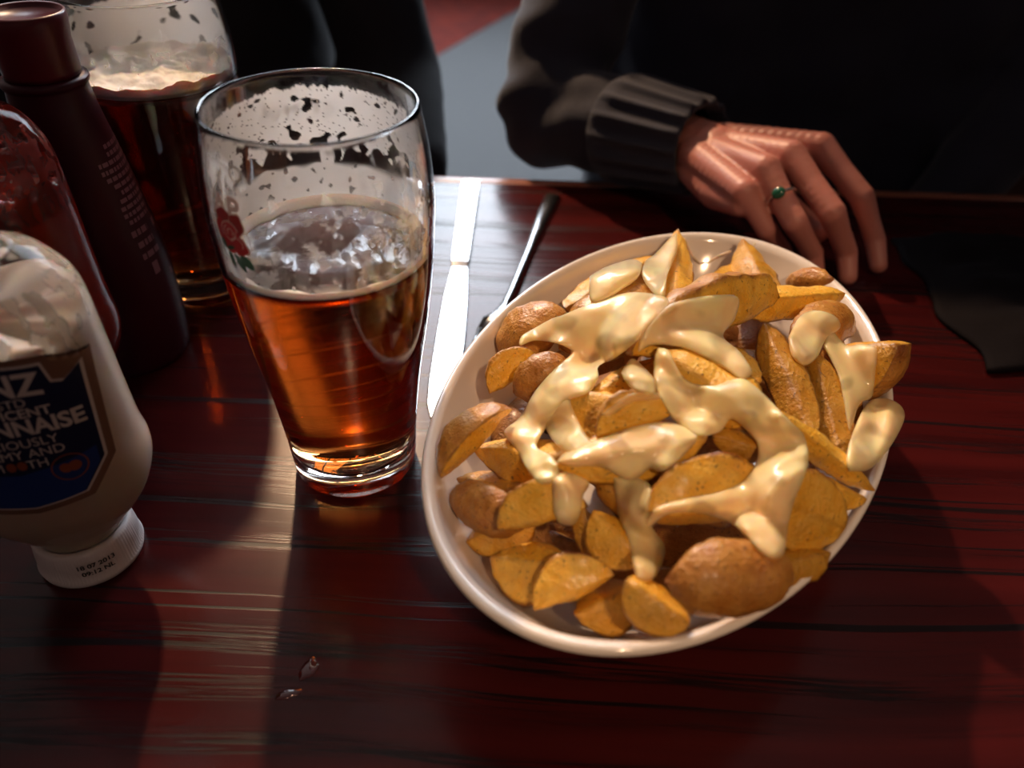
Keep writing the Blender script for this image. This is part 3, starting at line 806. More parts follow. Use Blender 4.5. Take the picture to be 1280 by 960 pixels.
hm = N('ShaderNodeMath'); hm.operation = 'ADD'; L(n1.outputs[0], hm.inputs[0]); L(n2.outputs[0], hm.inputs[1]); L(hm.outputs[0], bp.inputs['Height']); L(bp.outputs[0], b.inputs['Normal'])

def mound_z(p):
    r_ = rho(p); return .090 - .046 * min(r_, 1.15) ** 2.2
def on_mound(px, py, lift=0.0):
    d = ray(px, py); lo, hi = .2, .7
    for _ in range(40):
        m_ = (lo + hi) / 2; p = CAM + d * m_
        if p.z > mound_z(p): lo = m_
        else: hi = m_
    k = lo - lift; p = CAM + d * k
    while rho(p) > .93 and rho(CAM + d * (k - .002)) < rho(p) and p.y > BC.y and k > .25: k -= .002; p = CAM + d * k
    return p
ALLV, ALLF = [], []
def wedge(A_, B_, rpx, alpha, phi=48, lift=0.0, liftA=0.0, liftB=0.0, bend=.10, tone=(1, 1, 1), label='', seed=0, blunt=2.0, group='fried potato wedges in the bowl', curve=.66, world=False):
    pa, pb = (A_, B_) if world else (on_mound(*A_, lift + liftA), on_mound(*B_, lift + liftB))
    c = (pa + pb) / 2; ax = (pb - pa); Ln = ax.length / 2; ax.normalize()
    n = (CAM - c).normalized(); n = (n - ax * n.dot(ax)).normalized(); u = n.cross(ax) * -1
    # u: to the right of A->B as seen in the picture
    if (RT * ((B_[1] - A_[1]) * -1) + UP * (-(B_[0] - A_[0]))).dot(u) < 0: u = -u
    Rm = rpx if world else rpx * depth(c) / FPX
    al_, ph = R(alpha), R(phi)
    push = Rm * (max(0., math.cos(al_)) * .85 + .06)
    dirv = (c - CAM).normalized(); c = c + dirv * push
    bis = n * math.cos(al_) + u * math.sin(al_); per = ax.cross(bis)
    rng = random.Random(seed * 7 + 3); off = Vector((rng.uniform(-9, 9), rng.uniform(-9, 9), rng.uniform(-9, 9)))
    NT, NARC, NF = 36, 16, 8
    v, sk, br = [], [], []
    for i in range(NT + 1):
        t = -1 + 2 * i / NT; ts = math.sin(t * PI / 2) * .6 + t * .4
        rr_ = Rm * max(0.0, 1 - abs(ts) ** blunt) ** curve + .0004
        base = ax * (ts * Ln) - bis * (bend * Rm * (1 - ts * ts) * 0 + .0) + bis * (bend * Rm * (ts * ts))
        sec = []
        e = R(5)
        for k in range(NF): sec.append((-ph, k / NF, 0))
        for k in range(NARC + 1): sec.append((-ph + 2 * ph * k / NARC, 1., 1))
        for k in range(NF - 1, 0, -1): sec.append((ph, k / NF, 0))
        for ang, q, s_ in sec:
            rad = rr_ * (q if s_ == 0 else 1.0) * (1 - .05 * math.cos(ang / ph * PI / 2) * 0)
            lift_face = 0.0
            p = base + (bis * math.cos(ang) + per * math.sin(ang)) * rad
            if s_ == 0 and 0 < q < 1:                    # slightly puffed cut faces
                p += (per * math.copysign(1, ang) * math.cos(ang) - bis * math.sin(abs(ang))) * (rr_ * .05 * math.sin(q * PI))
            v.append(p); sk.append(1. if (s_ and abs(abs(ang) - ph) > .01) else 0.)
            edge = 1. if (s_ and abs(abs(ang) - ph) < .01) else (.35 if q == 0 else (.3 if s_ else .05))
            tip = max(0, abs(t) - .72) / .28
            br.append(min(1, edge * .95 + tip * .6))
    S_ = len(v) // (NT + 1)
    f = [(i * S_ + k, i * S_ + (k + 1) % S_, (i + 1) * S_ + (k + 1) % S_, (i + 1) * S_ + k) for i in range(NT) for k in range(S_)]
    f += [tuple(range(S_ - 1, -1, -1)), tuple(NT * S_ + k for k in range(S_))]
    me = bpy.data.meshes.new('potato_wedge'); me.from_pydata(v, [], f); me.update()
    bm = bmesh.new(); bm.from_mesh(me); bmesh.ops.recalc_face_normals(bm, faces=bm.faces)
    for _ in range(1): bmesh.ops.smooth_vert(bm, verts=bm.verts, factor=.22, use_axis_x=True, use_axis_y=True, use_axis_z=True)
    bm.normal_update()
    amp = Rm * .05
    for vv in bm.verts:
        q = vv.co * 70 + off; q2 = vv.co * 260 + off
        vv.co += vv.normal * (amp * noise.noise(q) * 2.2 + .0006 * noise.noise(q2) + .0003 * noise.noise(q2 * 2.7))
    # bring clear of the porcelain: slide towards the camera
    best = 0.0
    for step in range(1 if world else 40):
        s_ = step * .001; bad = 0
        for vv in bm.verts:
            p = c + vv.co - dirv * s_; r_ = rho(p)
            if r_ < 1.0 and p.z < z_in(r_) + .0004: bad += 1
            elif 1.0 <= r_ < 1.04 and p.z < .0668: bad += 1
        if bad <= 3: break
    c = c - dirv * s_
    bm.to_mesh(me); bm.free()
    a1 = me.attributes.new('skin', 'FLOAT', 'POINT'); a1.data.foreach_set('value', sk)
    a2 = me.attributes.new('brown', 'FLOAT', 'POINT'); a2.data.foreach_set('value', br)
    o = link('potato_wedge', me, m_pot); o.location = c
    o['tone'] = (float(tone[0]), float(tone[1]), float(tone[2]))
    tag(o, label, 'potato wedge', group)
    k0 = len(ALLV)
    ALLV.extend([c + vv.co for vv in me.vertices]); ALLF.extend([tuple(i + k0 for i in p.vertices) for p in me.polygons])
    return o
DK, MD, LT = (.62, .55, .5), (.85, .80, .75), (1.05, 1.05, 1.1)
W = [  # A, B, radius px, alpha, phi, lift, extra, label
 ((556, 600), (644, 516), 46, -70, 48, .004, {}, 'brown-topped crescent wedge leaning on the left wall of the bowl'),
 ((586, 556), (720, 575), 44, 160, 50, .010, {}, 'pointed wedge right of the left-wall crescent, cheese running onto its right end'),
 ((572, 598), (655, 606), 26, 165, 50, -.012, dict(tone=DK), 'dark thin wedge wedged below the pointed one at the left wall'),
 ((572, 617), (664, 650), 37, 25, 65, -.006, dict(tone=MD), 'plain brown rounded wedge end above the lower left rim'),
 ((580, 676), (668, 634), 42, 150, 52, -.004, dict(tone=MD), 'plain tan wedge just left of the D-shaped slice with the single cheese drip'),
 ((622, 666), (738, 640), 56, -128, 48, .012, {}, 'golden D-shaped slice with a single fat cheese drip on its right'),
 ((612, 694), (708, 706), 54, 148, 58, .004, dict(tone=LT), 'pale speckled chunk below the golden D-shaped slice at lower left'),
 ((668, 768), (770, 722), 54, -135, 45, .008, dict(tone=LT), 'pale leaf-shaped slice at the front of the bowl nearest the rim'),
 ((718, 766), (798, 730), 48, 158, 50, -.006, dict(tone=MD), 'small rounded wedge tucked under the pale leaf-shaped slice'),
 ((786, 724), (862, 776), 42, 150, 50, -.004, dict(tone=MD), 'narrow brown wedge between the small rounded one and the big pitted chunk'),
 ((834, 724), (978, 716), 46, 14, 72, .002, dict(blunt=3.0, tone=(.9, .85, .8)), 'largest pitted brown chunk at the front right of the bowl'),
 ((958, 708), (1036, 690), 32, 160, 50, -.008, dict(tone=DK), 'small dark wedge right of the largest pitted chunk'),
 ((808, 646), (985, 636), 76, -138, 50, .020, {}, 'large golden half-moon slice crossed by a band of cheese at front right'),
 ((968, 622), (1058, 662), 50, 178, 80, .006, dict(tone=MD), 'orange slice with a black speck near the right rim'),
 ((980, 520), (1093, 611), 26, 162, 45, .016, dict(blunt=1.6), 'long thin pointed wedge aiming at the right rim'),
 ((1005, 596), (1082, 622), 26, 150, 50, .0, dict(tone=LT), 'short pale wedge under the long thin pointed one'),
 ((893, 543), (965, 565), 24, 165, 50, .018, dict(tone=DK), 'small dark stub peeping from the hole in the central cheese'),
 ((955, 402), (1015, 542), 32, 172, 55, .020, dict(tone=DK, blunt=2.6), 'dark upright wedge with a sharp tip, left of the pair at right'),
 ((1016, 436), (1052, 566), 34, 172, 52, .022, dict(tone=DK, blunt=3.0), 'dark upright wedge with a blunt end, right of the pair at right'),
 ((1036, 408), (1082, 548), 34, 30, 55, .014, dict(tone=MD), 'cheese-glazed upright wedge behind the dark pair at right'),
 ((1040, 433), (1116, 427), 68, 128, 50, .014, dict(tone=MD), 'half-moon slice jutting over the right rim of the bowl'),
 ((985, 425), (1056, 402), 36, -20, 60, .012, {}, 'wedge hidden under a cap of cheese behind the dark pair'),
 ((925, 376), (1058, 366), 32, 162, 46, .014, dict(tone=LT, blunt=3.2), 'long pale flat-topped wedge at the back right'),
 ((985, 354), (1043, 350), 18, -20, 60, .004, {}, 'wedge end peeping out behind the long pale one'),
 ((928, 294), (962, 372), 40, 158, 50, .010, dict(tone=MD, blunt=1.7), 'triangular brown wedge standing at the far rim'),
 ((882, 374), (934, 334), 20, -145, 50, .014, dict(tone=LT), 'small pale wedge in front of the triangular brown one'),
 ((848, 283), (845, 385), 27, 170, 60, .022, dict(blunt=1.5, curve=.8), 'upright spike-shaped wedge highest at the back'),
 ((708, 382), (828, 315), 36, 160, 50, .006, {}, 'wedge topped with a blob of cheese by the far left rim'),
 ((800, 462), (988, 384), 72, -112, 50, .024, dict(bend=.25), 'biggest crescent glazed with cheese across the top of the pile'),
 ((828, 440), (945, 520), 64, 172, 48, .036, {}, 'central pointed wedge with a pale streaked ridge and cheese over its flank'),
 ((742, 488), (828, 440), 44, 140, 50, .014, {}, 'orange wedge lying left of the central pointed one'),
 ((682, 494), (790, 490), 76, 124, 50, .020, {}, 'golden half-moon slice with a translucent glaze in the middle of the pile'),
 ((748, 548), (842, 520), 46, -130, 50, .022, {}, 'small golden slice overlapping the middle half-moon'),
 ((692, 581), (885, 545), 46, 168, 52, .026, dict(blunt=1.7), 'long wedge buried under a thick crest of cheese, tip at left'),
 ((726, 632), (752, 704), 22, 160, 50, -.004, dict(tone=DK), 'narrow dark wedge right of the single cheese drip'),
 ((742, 634), (806, 704), 44, 150, 52, .004, dict(tone=LT), 'pale wedge left of the thin cheese stream'),
 ((745, 596), (838, 626), 48, 170, 50, .008, dict(tone=DK), 'dark wedge in the hollow under the cheese crest'),
 ((626, 446), (716, 398), 46, -35, 62, .008, dict(tone=LT), 'pale rounded wedge high at the left rim'),
 ((614, 496), (672, 446), 36, -125, 50, .004, {}, 'yellow half slice below the pale rounded wedge at left'),
 ((640, 492), (708, 452), 34, 5, 62, .008, dict(tone=MD), 'mottled brown wedge beside the yellow half slice'),
 ((692, 440), (835, 378), 54, -10, 62, .016, {}, 'big wedge wholly glazed with pinkish cheese at upper left'),
 ((885, 425), (950, 478), 36, 160, 50, .010, dict(tone=MD), 'orange wedge in the gap behind the central cheese'),
 ((860, 630), (950, 600), 44, 165, 50, .0, dict(tone=DK), 'dark wedge beneath the large golden half-moon'),
]
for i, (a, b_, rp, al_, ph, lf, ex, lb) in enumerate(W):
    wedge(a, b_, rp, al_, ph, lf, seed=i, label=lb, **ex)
rngf = random.Random(21)
for i in range(26):                                  # the lower layer of the heap, seen in the gaps
    if i < 16: rr_, th, z_ = .56 + .06 * (i % 2), 2 * PI * i / 16, .031
    else: rr_, th, z_ = .24, 2 * PI * i / 10, .040
    u_, v_ = (BA * rr_) * math.cos(th), (BB * rr_) * math.sin(th)
    p = Vector((BC.x + u_ * ca - v_ * sa, BC.y + u_ * sa + v_ * ca, z_))
    an = th + BANG + PI / 2 + rngf.uniform(-.5, .5)
    d_ = Vector((math.cos(an), math.sin(an), rngf.uniform(-.12, .12))) * .030
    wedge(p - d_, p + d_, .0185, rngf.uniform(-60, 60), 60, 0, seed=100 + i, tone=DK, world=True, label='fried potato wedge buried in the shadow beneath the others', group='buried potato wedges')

# ------------------------------------------------------------------ melted cheese
m_ch = mat('melted_cheese', (.83, .67, .36), .38, coat=.5, coatr=.06, sss=.6, ssss=.005, spec=.35)
add_bump(m_ch, 160, .12, .0012)
m_ch.node_tree.nodes['Principled BSDF'].inputs['Subsurface Radius'].default_value = (1.0, .6, .25)
nt, b, N, L = nodes(m_ch)
atc = N('ShaderNodeAttribute'); atc.attribute_name = 'cover'
tp = N('ShaderNodeBsdfTransparent'); tp.inputs[0].default_value = (1, .96, .88, 1); ms = N('ShaderNodeMixShader')
L(atc.outputs['Fac'], ms.inputs[0]); L(tp.outputs[0], ms.inputs[1]); L(b.outputs[0], ms.inputs[2]); L(ms.outputs[0], nt.nodes['Material Output'].inputs[0])
tc = N('ShaderNodeTexCoord'); n_ = N('ShaderNodeTexNoise'); n_.inputs['Scale'].default_value = 55; n_.inputs['Detail'].default_value = 3; L(tc.outputs['Object'], n_.inputs['Vector'])
mxx = N('ShaderNodeMix'); mxx.data_type = 'RGBA'; mxx.inputs[6].default_value = (.93, .64, .33, 1); mxx.inputs[7].default_value = (.95, .76, .40, 1)
mrr = N('ShaderNodeMapRange'); mrr.inputs[1].default_value = .4; mrr.inputs[2].default_value = .6; L(n_.outputs[0], mrr.inputs[0]); L(mrr.outputs[0], mxx.inputs[0]); L(mxx.outputs[2], b.inputs['Base Color'])
k0 = len(ALLV)
BM_ = Matrix.Translation(BC) @ Matrix.Rotation(BANG, 4, 'Z')
ALLV.extend([BM_ @ vv.co for vv in bowl_obj.data.vertices]); ALLF.extend([tuple(i + k0 for i in p.vertices) for p in bowl_obj.data.polygons])
BVH = BVHTree.FromPolygons(ALLV, ALLF)
def cheese(poly, label, T=.0032, wpx=14, cover=1.0, step=2.0, relax=24):
    P = np.array(spline(list(poly) + [poly[0]], 5)[:-1])
    x0, y0 = P.min(0) - 8; x1, y1 = P.max(0) + 8
    xs, ys = np.arange(x0, x1 + step, step), np.arange(y0, y1 + step, step)
    X, Y = np.meshgrid(xs, ys); H_, W_ = X.shape
    inside = np.zeros(X.shape, bool); dist = np.full(X.shape, 1e9); CXn, CYn = X.copy(), Y.copy()
    for (ax_, ay_), (bx_, by_) in zip(P, np.roll(P, -1, 0)):
        c = ((ay_ > Y) != (by_ > Y)) & (X < (bx_ - ax_) * (Y - ay_) / ((by_ - ay_) if by_ != ay_ else 1e-9) + ax_); inside ^= c
        dx, dy = bx_ - ax_, by_ - ay_; l2 = dx * dx + dy * dy + 1e-12
        t = np.clip(((X - ax_) * dx + (Y - ay_) * dy) / l2, 0, 1); qx, qy = ax_ + t * dx, ay_ + t * dy; dd = np.hypot(X - qx, Y - qy); cl = dd < dist
        dist = np.where(cl, dd, dist); CXn = np.where(cl, qx, CXn); CYn = np.where(cl, qy, CYn)
    sd = np.where(inside, dist, -dist); GX = np.where(sd < 0, CXn, X); GY = np.where(sd < 0, CYn, Y)
    D0 = np.full(X.shape, np.nan)
    for j in range(H_):
        for i in range(W_):
            if sd[j, i] > -6:
                d = ray(X[j, i], Y[j, i]); h = BVH.ray_cast(CAM, d.normalized())
                if h[0] is not None: D0[j, i] = (h[0] - CAM).dot(FW)
    big = np.nanmedian(D0[sd > 0]); D0 = np.where(np.isnan(D0), big + .03, D0)
    DH = D0.copy(); mn = D0.copy()
    for _ in range(11):
        Pd = np.pad(mn, 1, mode='edge'); mn = np.minimum.reduce([Pd[:-2, 1:-1], Pd[2:, 1:-1], Pd[1:-1, :-2], Pd[1:-1, 2:], mn])
    D0 = np.minimum(D0, mn + .0065)
    D = D0.copy()
    for _ in range(relax):
        Pd = np.pad(D, 1, mode='edge'); av = (Pd[:-2, 1:-1] + Pd[2:, 1:-1] + Pd[1:-1, :-2] + Pd[1:-1, 2:]) / 4
        D = np.minimum(D0, av)
    for _ in range(9):
        Pd = np.pad(D, 1, mode='edge'); D = (Pd[:-2, 1:-1] + Pd[2:, 1:-1] + Pd[1:-1, :-2] + Pd[1:-1, 2:] + D * 2) / 6
    D = np.minimum(D, DH + .0004)
    s = np.clip(sd / wpx, 0, 1); th = T * np.sqrt(1 - (1 - s) ** 2)
    for _ in range(2):
        Pd = np.pad(D, 1, mode='edge'); D = (Pd[:-2, 1:-1] + Pd[2:, 1:-1] + Pd[1:-1, :-2] + Pd[1:-1, 2:] + D * 2) / 6
    nzz = np.array([[noise.noise(Vector((X[j, i] / 26, Y[j, i] / 26, 3.3))) for i in range(W_)] for j in range(H_)])
    th = th * (1 + .35 * nzz) + np.where(sd < 0, sd * .0005, 0)
    front = D - th; back = np.maximum(front + np.maximum(th, 0) + .0016, front + .0010)
    keep = sd > -2.6
    idx = -np.ones(X.shape, int); v, cov = [], []
    for j in range(H_):
        for i in range(W_):
            if keep[j, i]:
                idx[j, i] = len(v); v.append(atd(GX[j, i], GY[j, i], front[j, i])); cov.append(cover * (.55 + .45 * min(1, max(0, sd[j, i]) / 6)) * (1 - .42 * sst(.0, .35, noise.noise(Vector((X[j, i] / 34, Y[j, i] / 26, 12.))) - .25 * max(0, 1 - sd[j, i] / 16))) if cover < 1 else 1 - .42 * sst(.0, .38, noise.noise(Vector((X[j, i] / 34, Y[j, i] / 26, 12.)))))
    n = len(v)
    for j in range(H_):
        for i in range(W_):
            if keep[j, i]: v.append(atd(GX[j, i], GY[j, i], back[j, i])); cov.append(cov[idx[j, i]])
    f = []
    ec = {}
    for j in range(H_ - 1):
        for i in range(W_ - 1):
            q = (idx[j, i], idx[j + 1, i], idx[j + 1, i + 1], idx[j, i + 1])
            if min(q) >= 0:
                q = tuple(int(k) for k in q); f.append(q); f.append(tuple(k + n for k in reversed(q)))
                for k in range(4):
                    e_ = (q[k], q[(k + 1) % 4]); r_ = (e_[1], e_[0])
                    if r_ in ec: del ec[r_]
                    else: ec[e_] = 1
    for a, b_ in ec: f.append((b_, a, a + n, b_ + n))
    c = sum((Vector(p) for p in v[:n]), Vector()) / n
    me = bpy.data.meshes.new('melted_cheese'); me.from_pydata([Vector(p) - c for p in v], [], f); me.update()
    A = me.attributes.new('cover', 'FLOAT', 'POINT'); A.data.foreach_set('value', cov)
    bm = bmesh.new(); bm.from_mesh(me); loose = [x for x in bm.verts if not x.link_faces]; bmesh.ops.delete(bm, geom=loose, context='VERTS'); bm.to_mesh(me); bm.free()
    o = link('melted_cheese', me, m_ch); o.location = c
    return tag(o, label, 'cheese', 'patches of melted cheese')
cheese([(737, 345), (752, 336), (770, 329), (790, 324), (803, 330), (797, 348), (778, 362), (755, 376), (738, 376)], 'yellow cheese blob on the wedge by the far left rim', .0045, 14)
cheese([(846, 290), (832, 303), (818, 318), (806, 327), (803, 346), (815, 365), (830, 373), (834, 345), (846, 315)], 'cheese glaze down the left side of the upright spike wedge', .0022, 10, .9)
cheese([(668, 410), (690, 398), (705, 393), (740, 378), (780, 366), (815, 367), (836, 375), (829, 395), (800, 424), (770, 447), (748, 458), (748, 472), (735, 492), (708, 502), (692, 522), (676, 545), (672, 560), (692, 572), (699, 598), (676, 605), (658, 585), (645, 562), (630, 540), (650, 521), (668, 490), (692, 462), (714, 442), (708, 434), (690, 428), (668, 426), (650, 432), (652, 420)], 'long cheese run from the upper left glaze down to the pointed wedge', .0032, 14)
cheese([(797, 442), (799, 425), (808, 402), (824, 385), (860, 373), (905, 368), (924, 374), (918, 400), (904, 420), (925, 440), (940, 465), (926, 474), (905, 460), (880, 446), (850, 434), (815, 432)], 'cheese glaze over the biggest crescent at the top of the pile', .0030, 14)
cheese([(822, 434), (817, 452), (819, 482), (832, 510), (846, 530), (870, 545), (900, 540), (913, 524), (930, 535), (946, 555), (945, 578), (930, 600), (900, 614), (860, 622), (822, 632), (804, 655), (812, 660), (834, 644), (870, 642), (910, 652), (930, 668), (945, 686), (962, 698), (980, 692), (986, 655), (995, 622), (1010, 582), (1006, 545), (990, 528), (970, 508), (950, 488), (930, 473), (910, 476), (890, 482), (860, 476), (845, 456), (836, 438)], 'largest cheese pool spilling from the central wedge down to a hanging drip', .0040, 16)
cheese([(695, 578), (705, 567), (725, 559), (760, 544), (800, 531), (840, 528), (872, 545), (858, 566), (840, 582), (826, 590), (812, 586), (792, 602), (776, 597), (756, 586), (735, 583), (715, 584)], 'thick crest of cheese along the long buried wedge', .0048, 15)
cheese([(766, 596), (800, 598), (815, 612), (812, 640), (816, 660), (831, 682), (829, 702), (816, 724), (797, 723), (790, 700), (784, 672), (772, 640)], 'thin translucent cheese stream running down the front', .0022, 12, .72)
cheese([(690, 598), (706, 589), (736, 602), (729, 620), (726, 640), (718, 656), (700, 655), (692, 640), (691, 620)], 'single fat cheese drip on the golden D-shaped slice', .0046, 13)
cheese([(776, 466), (788, 449), (800, 454), (818, 475), (818, 494), (800, 492), (786, 482)], 'small pink-tinged cheese patch left of the central wedge', .0026, 10, .85)
cheese([(985, 422), (1000, 395), (1020, 388), (1044, 395), (1050, 410), (1032, 425), (1022, 446), (1006, 457), (990, 446)], 'cheese cap behind the dark upright pair', .0040, 13)
cheese([(1028, 432), (1036, 406), (1048, 422), (1060, 432), (1078, 430), (1096, 436), (1094, 470), (1090, 496), (1074, 506), (1062, 540), (1054, 500), (1046, 465)], 'cheese glaze joining the upright wedge to the half-moon over the rim', .0022, 12, .8)
cheese([(1060, 590), (1058, 568), (1070, 530), (1086, 502), (1108, 498), (1127, 508), (1130, 526), (1112, 560), (1088, 586)], 'yellow cheese pool sliding onto the right rim', .0042, 13)
cheese([(682, 500), (692, 489), (711, 488), (716, 510), (730, 540), (746, 561), (722, 570), (696, 556), (680, 530)], 'translucent glaze on the middle half-moon slice', .0018, 12, .62)
cheese([(748, 520), (790, 490), (826, 492), (828, 500), (790, 504), (765, 520)], 'thin string of cheese over the small golden slice', .0012, 6, .5)
# stretched strings
m_str = mat('cheese_string', (.85, .74, .55), .2, sss=.3, ssss=.002)
def string(pts, rad, label):
    P3 = []
    for px, py, dd in pts: P3.append(on_mound(px, py, dd))
    bm = bmesh.new(); c = P3[0]; tube_bm(bm, [p - c for p in P3], rad, 6); o = bmobj('cheese_string', bm, m_str); o.location = c
    tag(o, label, 'cheese', 'stretched cheese strings')
string([(856, 298, .020), (864, 318, .018), (874, 329, .016), (886, 328, .016), (898, 320, .016), (914, 314, .018)], .0007, 'sagging cheese string from the spike wedge to the triangular wedge')
string([(944, 304, .022), (934, 322, .020), (928, 340, .020), (926, 366, .020)], .0006, 'upright cheese string over the triangular brown wedge')

# ------------------------------------------------------------------ people
m_skin = mat('skin', (.54, .215, .18), .45, sss=.25, ssss=.006); add_bump(m_skin, 300, .15, .0006)
m_hair = mat('dark_hair', (.02, .012, .008), .5)
m_knit = mat('charcoal_knit', (.015, .016, .034), .9, sheen=.15); add_bump(m_knit, 500, .5, .001)
m_jean = mat('blue_denim', (.035, .05, .10), .85); add_bump(m_jean, 500, .3)
m_black = mat('black_cloth', (.010, .009, .013), .9); add_bump(m_black, 300, .3)
V3 = Vector
def head_parts(c, parent, face=-1, hair=m_hair):
    """c: head centre; looks towards -y"""
    out = [[(c + V3((0, .01, .03)), .078), (c + V3((0, -.005, -.01)), .074)], [(c + V3((0, -.03, -.055)), .05), (c + V3((0, -.035, -.075)), .038)],
           [(c + V3((0, -.080, .012)), .009), (c + V3((0, -.098, -.020)), .0125)], [(c + V3((-.022, -.076, -.052)), .008), (c + V3((.022, -.076, -.052)), .008)],
           [(c + V3((.078, .01, .01)), .012), (c + V3((.078, .012, -.025)), .009)], [(c + V3((-.078, .01, .01)), .012), (c + V3((-.078, .012, -.025)), .009)]]
    return out
def eyes_hair(c, parent, long_=True):
    m_eye = mat('eye', (.8, .78, .75), .2)
    for s in (-1, 1):
        bm = bmesh.new(); bmesh.ops.create_icosphere(bm, subdivisions=2, radius=.012); o = bmobj('eye', bm, m_eye, parent); o.location = c + V3((s * .031, -.066, .012)) - parent.location
    ch = [[(c + V3((0, .03, .045)), .083), (c + V3((0, .045, -.01)), .078)], [(c + V3((-.055, -.015, .06)), .035), (c + V3((.055, -.015, .06)), .035)]]
    if long_:
        for s in (-1, 1): ch.append([(c + V3((s * .06, .03, .02)), .04), (c + V3((s * .075, .03, -.08)), .035), (c + V3((s * .07, .02, -.17)), .025)])
    me = organic_mesh(ch, .007, 6); o = link('hair', me, m_hair, parent); o.location = -parent.location
def merge_mesh(me, other):
    bm = bmesh.new(); bm.from_mesh(me); bm.from_mesh(other); bm.to_mesh(me); bm.free()

# the woman opposite
wx, wy = .31, .93
woman = tag(empty('person', (wx, wy, FL)), 'person in a charcoal knit jumper with a ribbed cuff, hand resting beside the bowl', 'person')
wrist = at(884, 186, .058); elbow = V3((.025, .735, .035)); shR = V3((wx - .185, wy - .02, .42)); shL = V3((wx + .185, wy - .02, .42))
elbL = V3((wx + .25, wy - .10, .12)); wrL = V3((wx + .10, wy - .20, -.06))
hips = V3((wx, wy + .02, -.22)); neck = V3((wx, wy, .49)); hc = V3((wx, wy - .035, .66))
def H(px, py, z): return at(px, py, z)
kn = {'index': H(1026, 184, .074), 'middle': H(988, 195, .078), 'ring': H(957, 212, .074), 'little': H(930, 240, .062)}
pip = {'index': H(1077, 246, .052), 'middle': H(1040, 266, .056), 'ring': H(993, 277, .052), 'little': H(958, 286, .040)}
dip = {'index': H(1094, 300, .022), 'middle': H(1058, 315, .022), 'ring': H(1016, 316, .022), 'little': H(978, 312, .016)}
tip = {'index': H(1098, 331, .0085), 'middle': H(1060, 345, .0085), 'ring': H(1020, 340, .0085), 'little': H(986, 330, .0080)}
HR = {'index': (.0105, .0090, .0078, .0066), 'middle': (.0108, .0094, .0080, .0068), 'ring': (.0102, .0088, .0076, .0064), 'little': (.0092, .0076, .0066, .0056)}
dn = V3((0, 0, -1))
chains = []
for k in kn:
    r0, r1, r2, r3 = HR[k]
    w_off = {'index': .35, 'middle': .12, 'ring': -.12, 'little': -.35}[k]
    side = (kn['index'] - kn['little']).normalized()
    wk = wrist + side * (w_off * .045) + V3((0, 0, .002))
    chains.append([(wk, .0135), (wk.lerp(kn[k], .55), .0125), (kn[k], r0 * 1.10)])
    chains.append([(wk + dn * .012, .013), (wk.lerp(kn[k], .55) + dn * .014, .0135), (kn[k] + dn * .010, r0 * .95)])
    chains.append([(kn[k], r0 * 1.08), (kn[k].lerp(pip[k], .5), r0 * .90), (pip[k], r1 * 1.04), (pip[k].lerp(dip[k], .5), r1 * .88), (dip[k], r2), (tip[k], r3)])
thb = wrist + (kn['index'] - wrist) * .30 + dn * .022 + side * .012
chains.append([(wrist + dn * .008 + side * .012, .014), (thb, .0145), (thb + (kn['index'] - wrist) * .28 + dn * .018, .0115), (pip['index'].lerp(pip['middle'], .5) + dn * .028 + V3((-.01, .012, 0)), .0085)])
for a, b_ in (('index', 'middle'), ('middle', 'ring'), ('ring', 'little')):
    chains.append([(wrist.lerp((kn[a] + kn[b_]) / 2, .45) + dn * .006, .0125), ((kn[a] + kn[b_]) / 2 * .94 + wrist * .06 + dn * .005, .0085)])
chains.append([(wrist + (elbow - wrist) * .35, .026), (wrist + (elbow - wrist) * .12, .0235), (wrist, .0215), (wrist.lerp(kn['middle'], .25) + dn * .006, .020)])
hand = organic_mesh(chains, .0014, 4)
bodych = head_parts(hc, woman) + [[(hc + V3((0, .01, -.08)), .052), (neck, .055)], [(neck, .06), (V3((wx, wy, .38)), .10), (V3((wx, wy, .15)), .105), (hips, .12)], [(shR, .05), (neck, .055), (shL, .05)],
        [(shR, .045), (elbow.lerp(shR, .5), .038), (elbow, .032), (wrist.lerp(elbow, .3), .026)],
        [(shL, .045), (elbL, .034), (wrL, .024), (wrL + V3((-.05, -.06, .0)), .028)],
        [(hips + V3((-.09, 0, 0)), .08), (V3((wx - .12, .50, -.24)), .062), (V3((wx - .12, .47, -.66)), .042), (V3((wx - .12, .40, -.715)), .034)],
        [(hips + V3((.09, 0, 0)), .08), (V3((wx + .12, .50, -.24)), .062), (V3((wx + .12, .47, -.66)), .042), (V3((wx + .12, .40, -.715)), .034)]]
bme = organic_mesh(bodych, .008, 5); merge_mesh(bme, hand)
o = link('body', bme, m_skin, woman); o.location = -woman.location
eyes_hair(hc, woman)
cuff0 = wrist + (elbow - wrist) * .09
jc = [[(neck + V3((0, 0, -.03)), .075), (V3((wx, wy, .36)), .135), (V3((wx, wy, .14)), .140), (V3((wx, wy + .01, -.12)), .150), (hips + V3((0, 0, .03)), .155)],
      [(V3((wx - .09, wy, .36)), .12), (V3((wx - .12, wy - .01, .1)), .125), (V3((wx - .10, wy, -.16)), .14)], [(V3((wx + .08, wy, .36)), .12), (V3((wx + .12, wy, .1)), .14), (V3((wx + .12, wy, -.16)), .15)],
      [(shR, .070), (neck + V3((0, 0, -.06)), .075), (shL, .070)],
      [(shR, .066), (elbow.lerp(shR, .55), .060), (elbow.lerp(shR, .15), .053), (elbow, .050), (elbow.lerp(wrist, .35), .045), (elbow.lerp(wrist, .62), .040)],
      [(shL, .066), (elbL, .052), (wrL, .036)]]
jme = organic_mesh(jc, .007, 8)
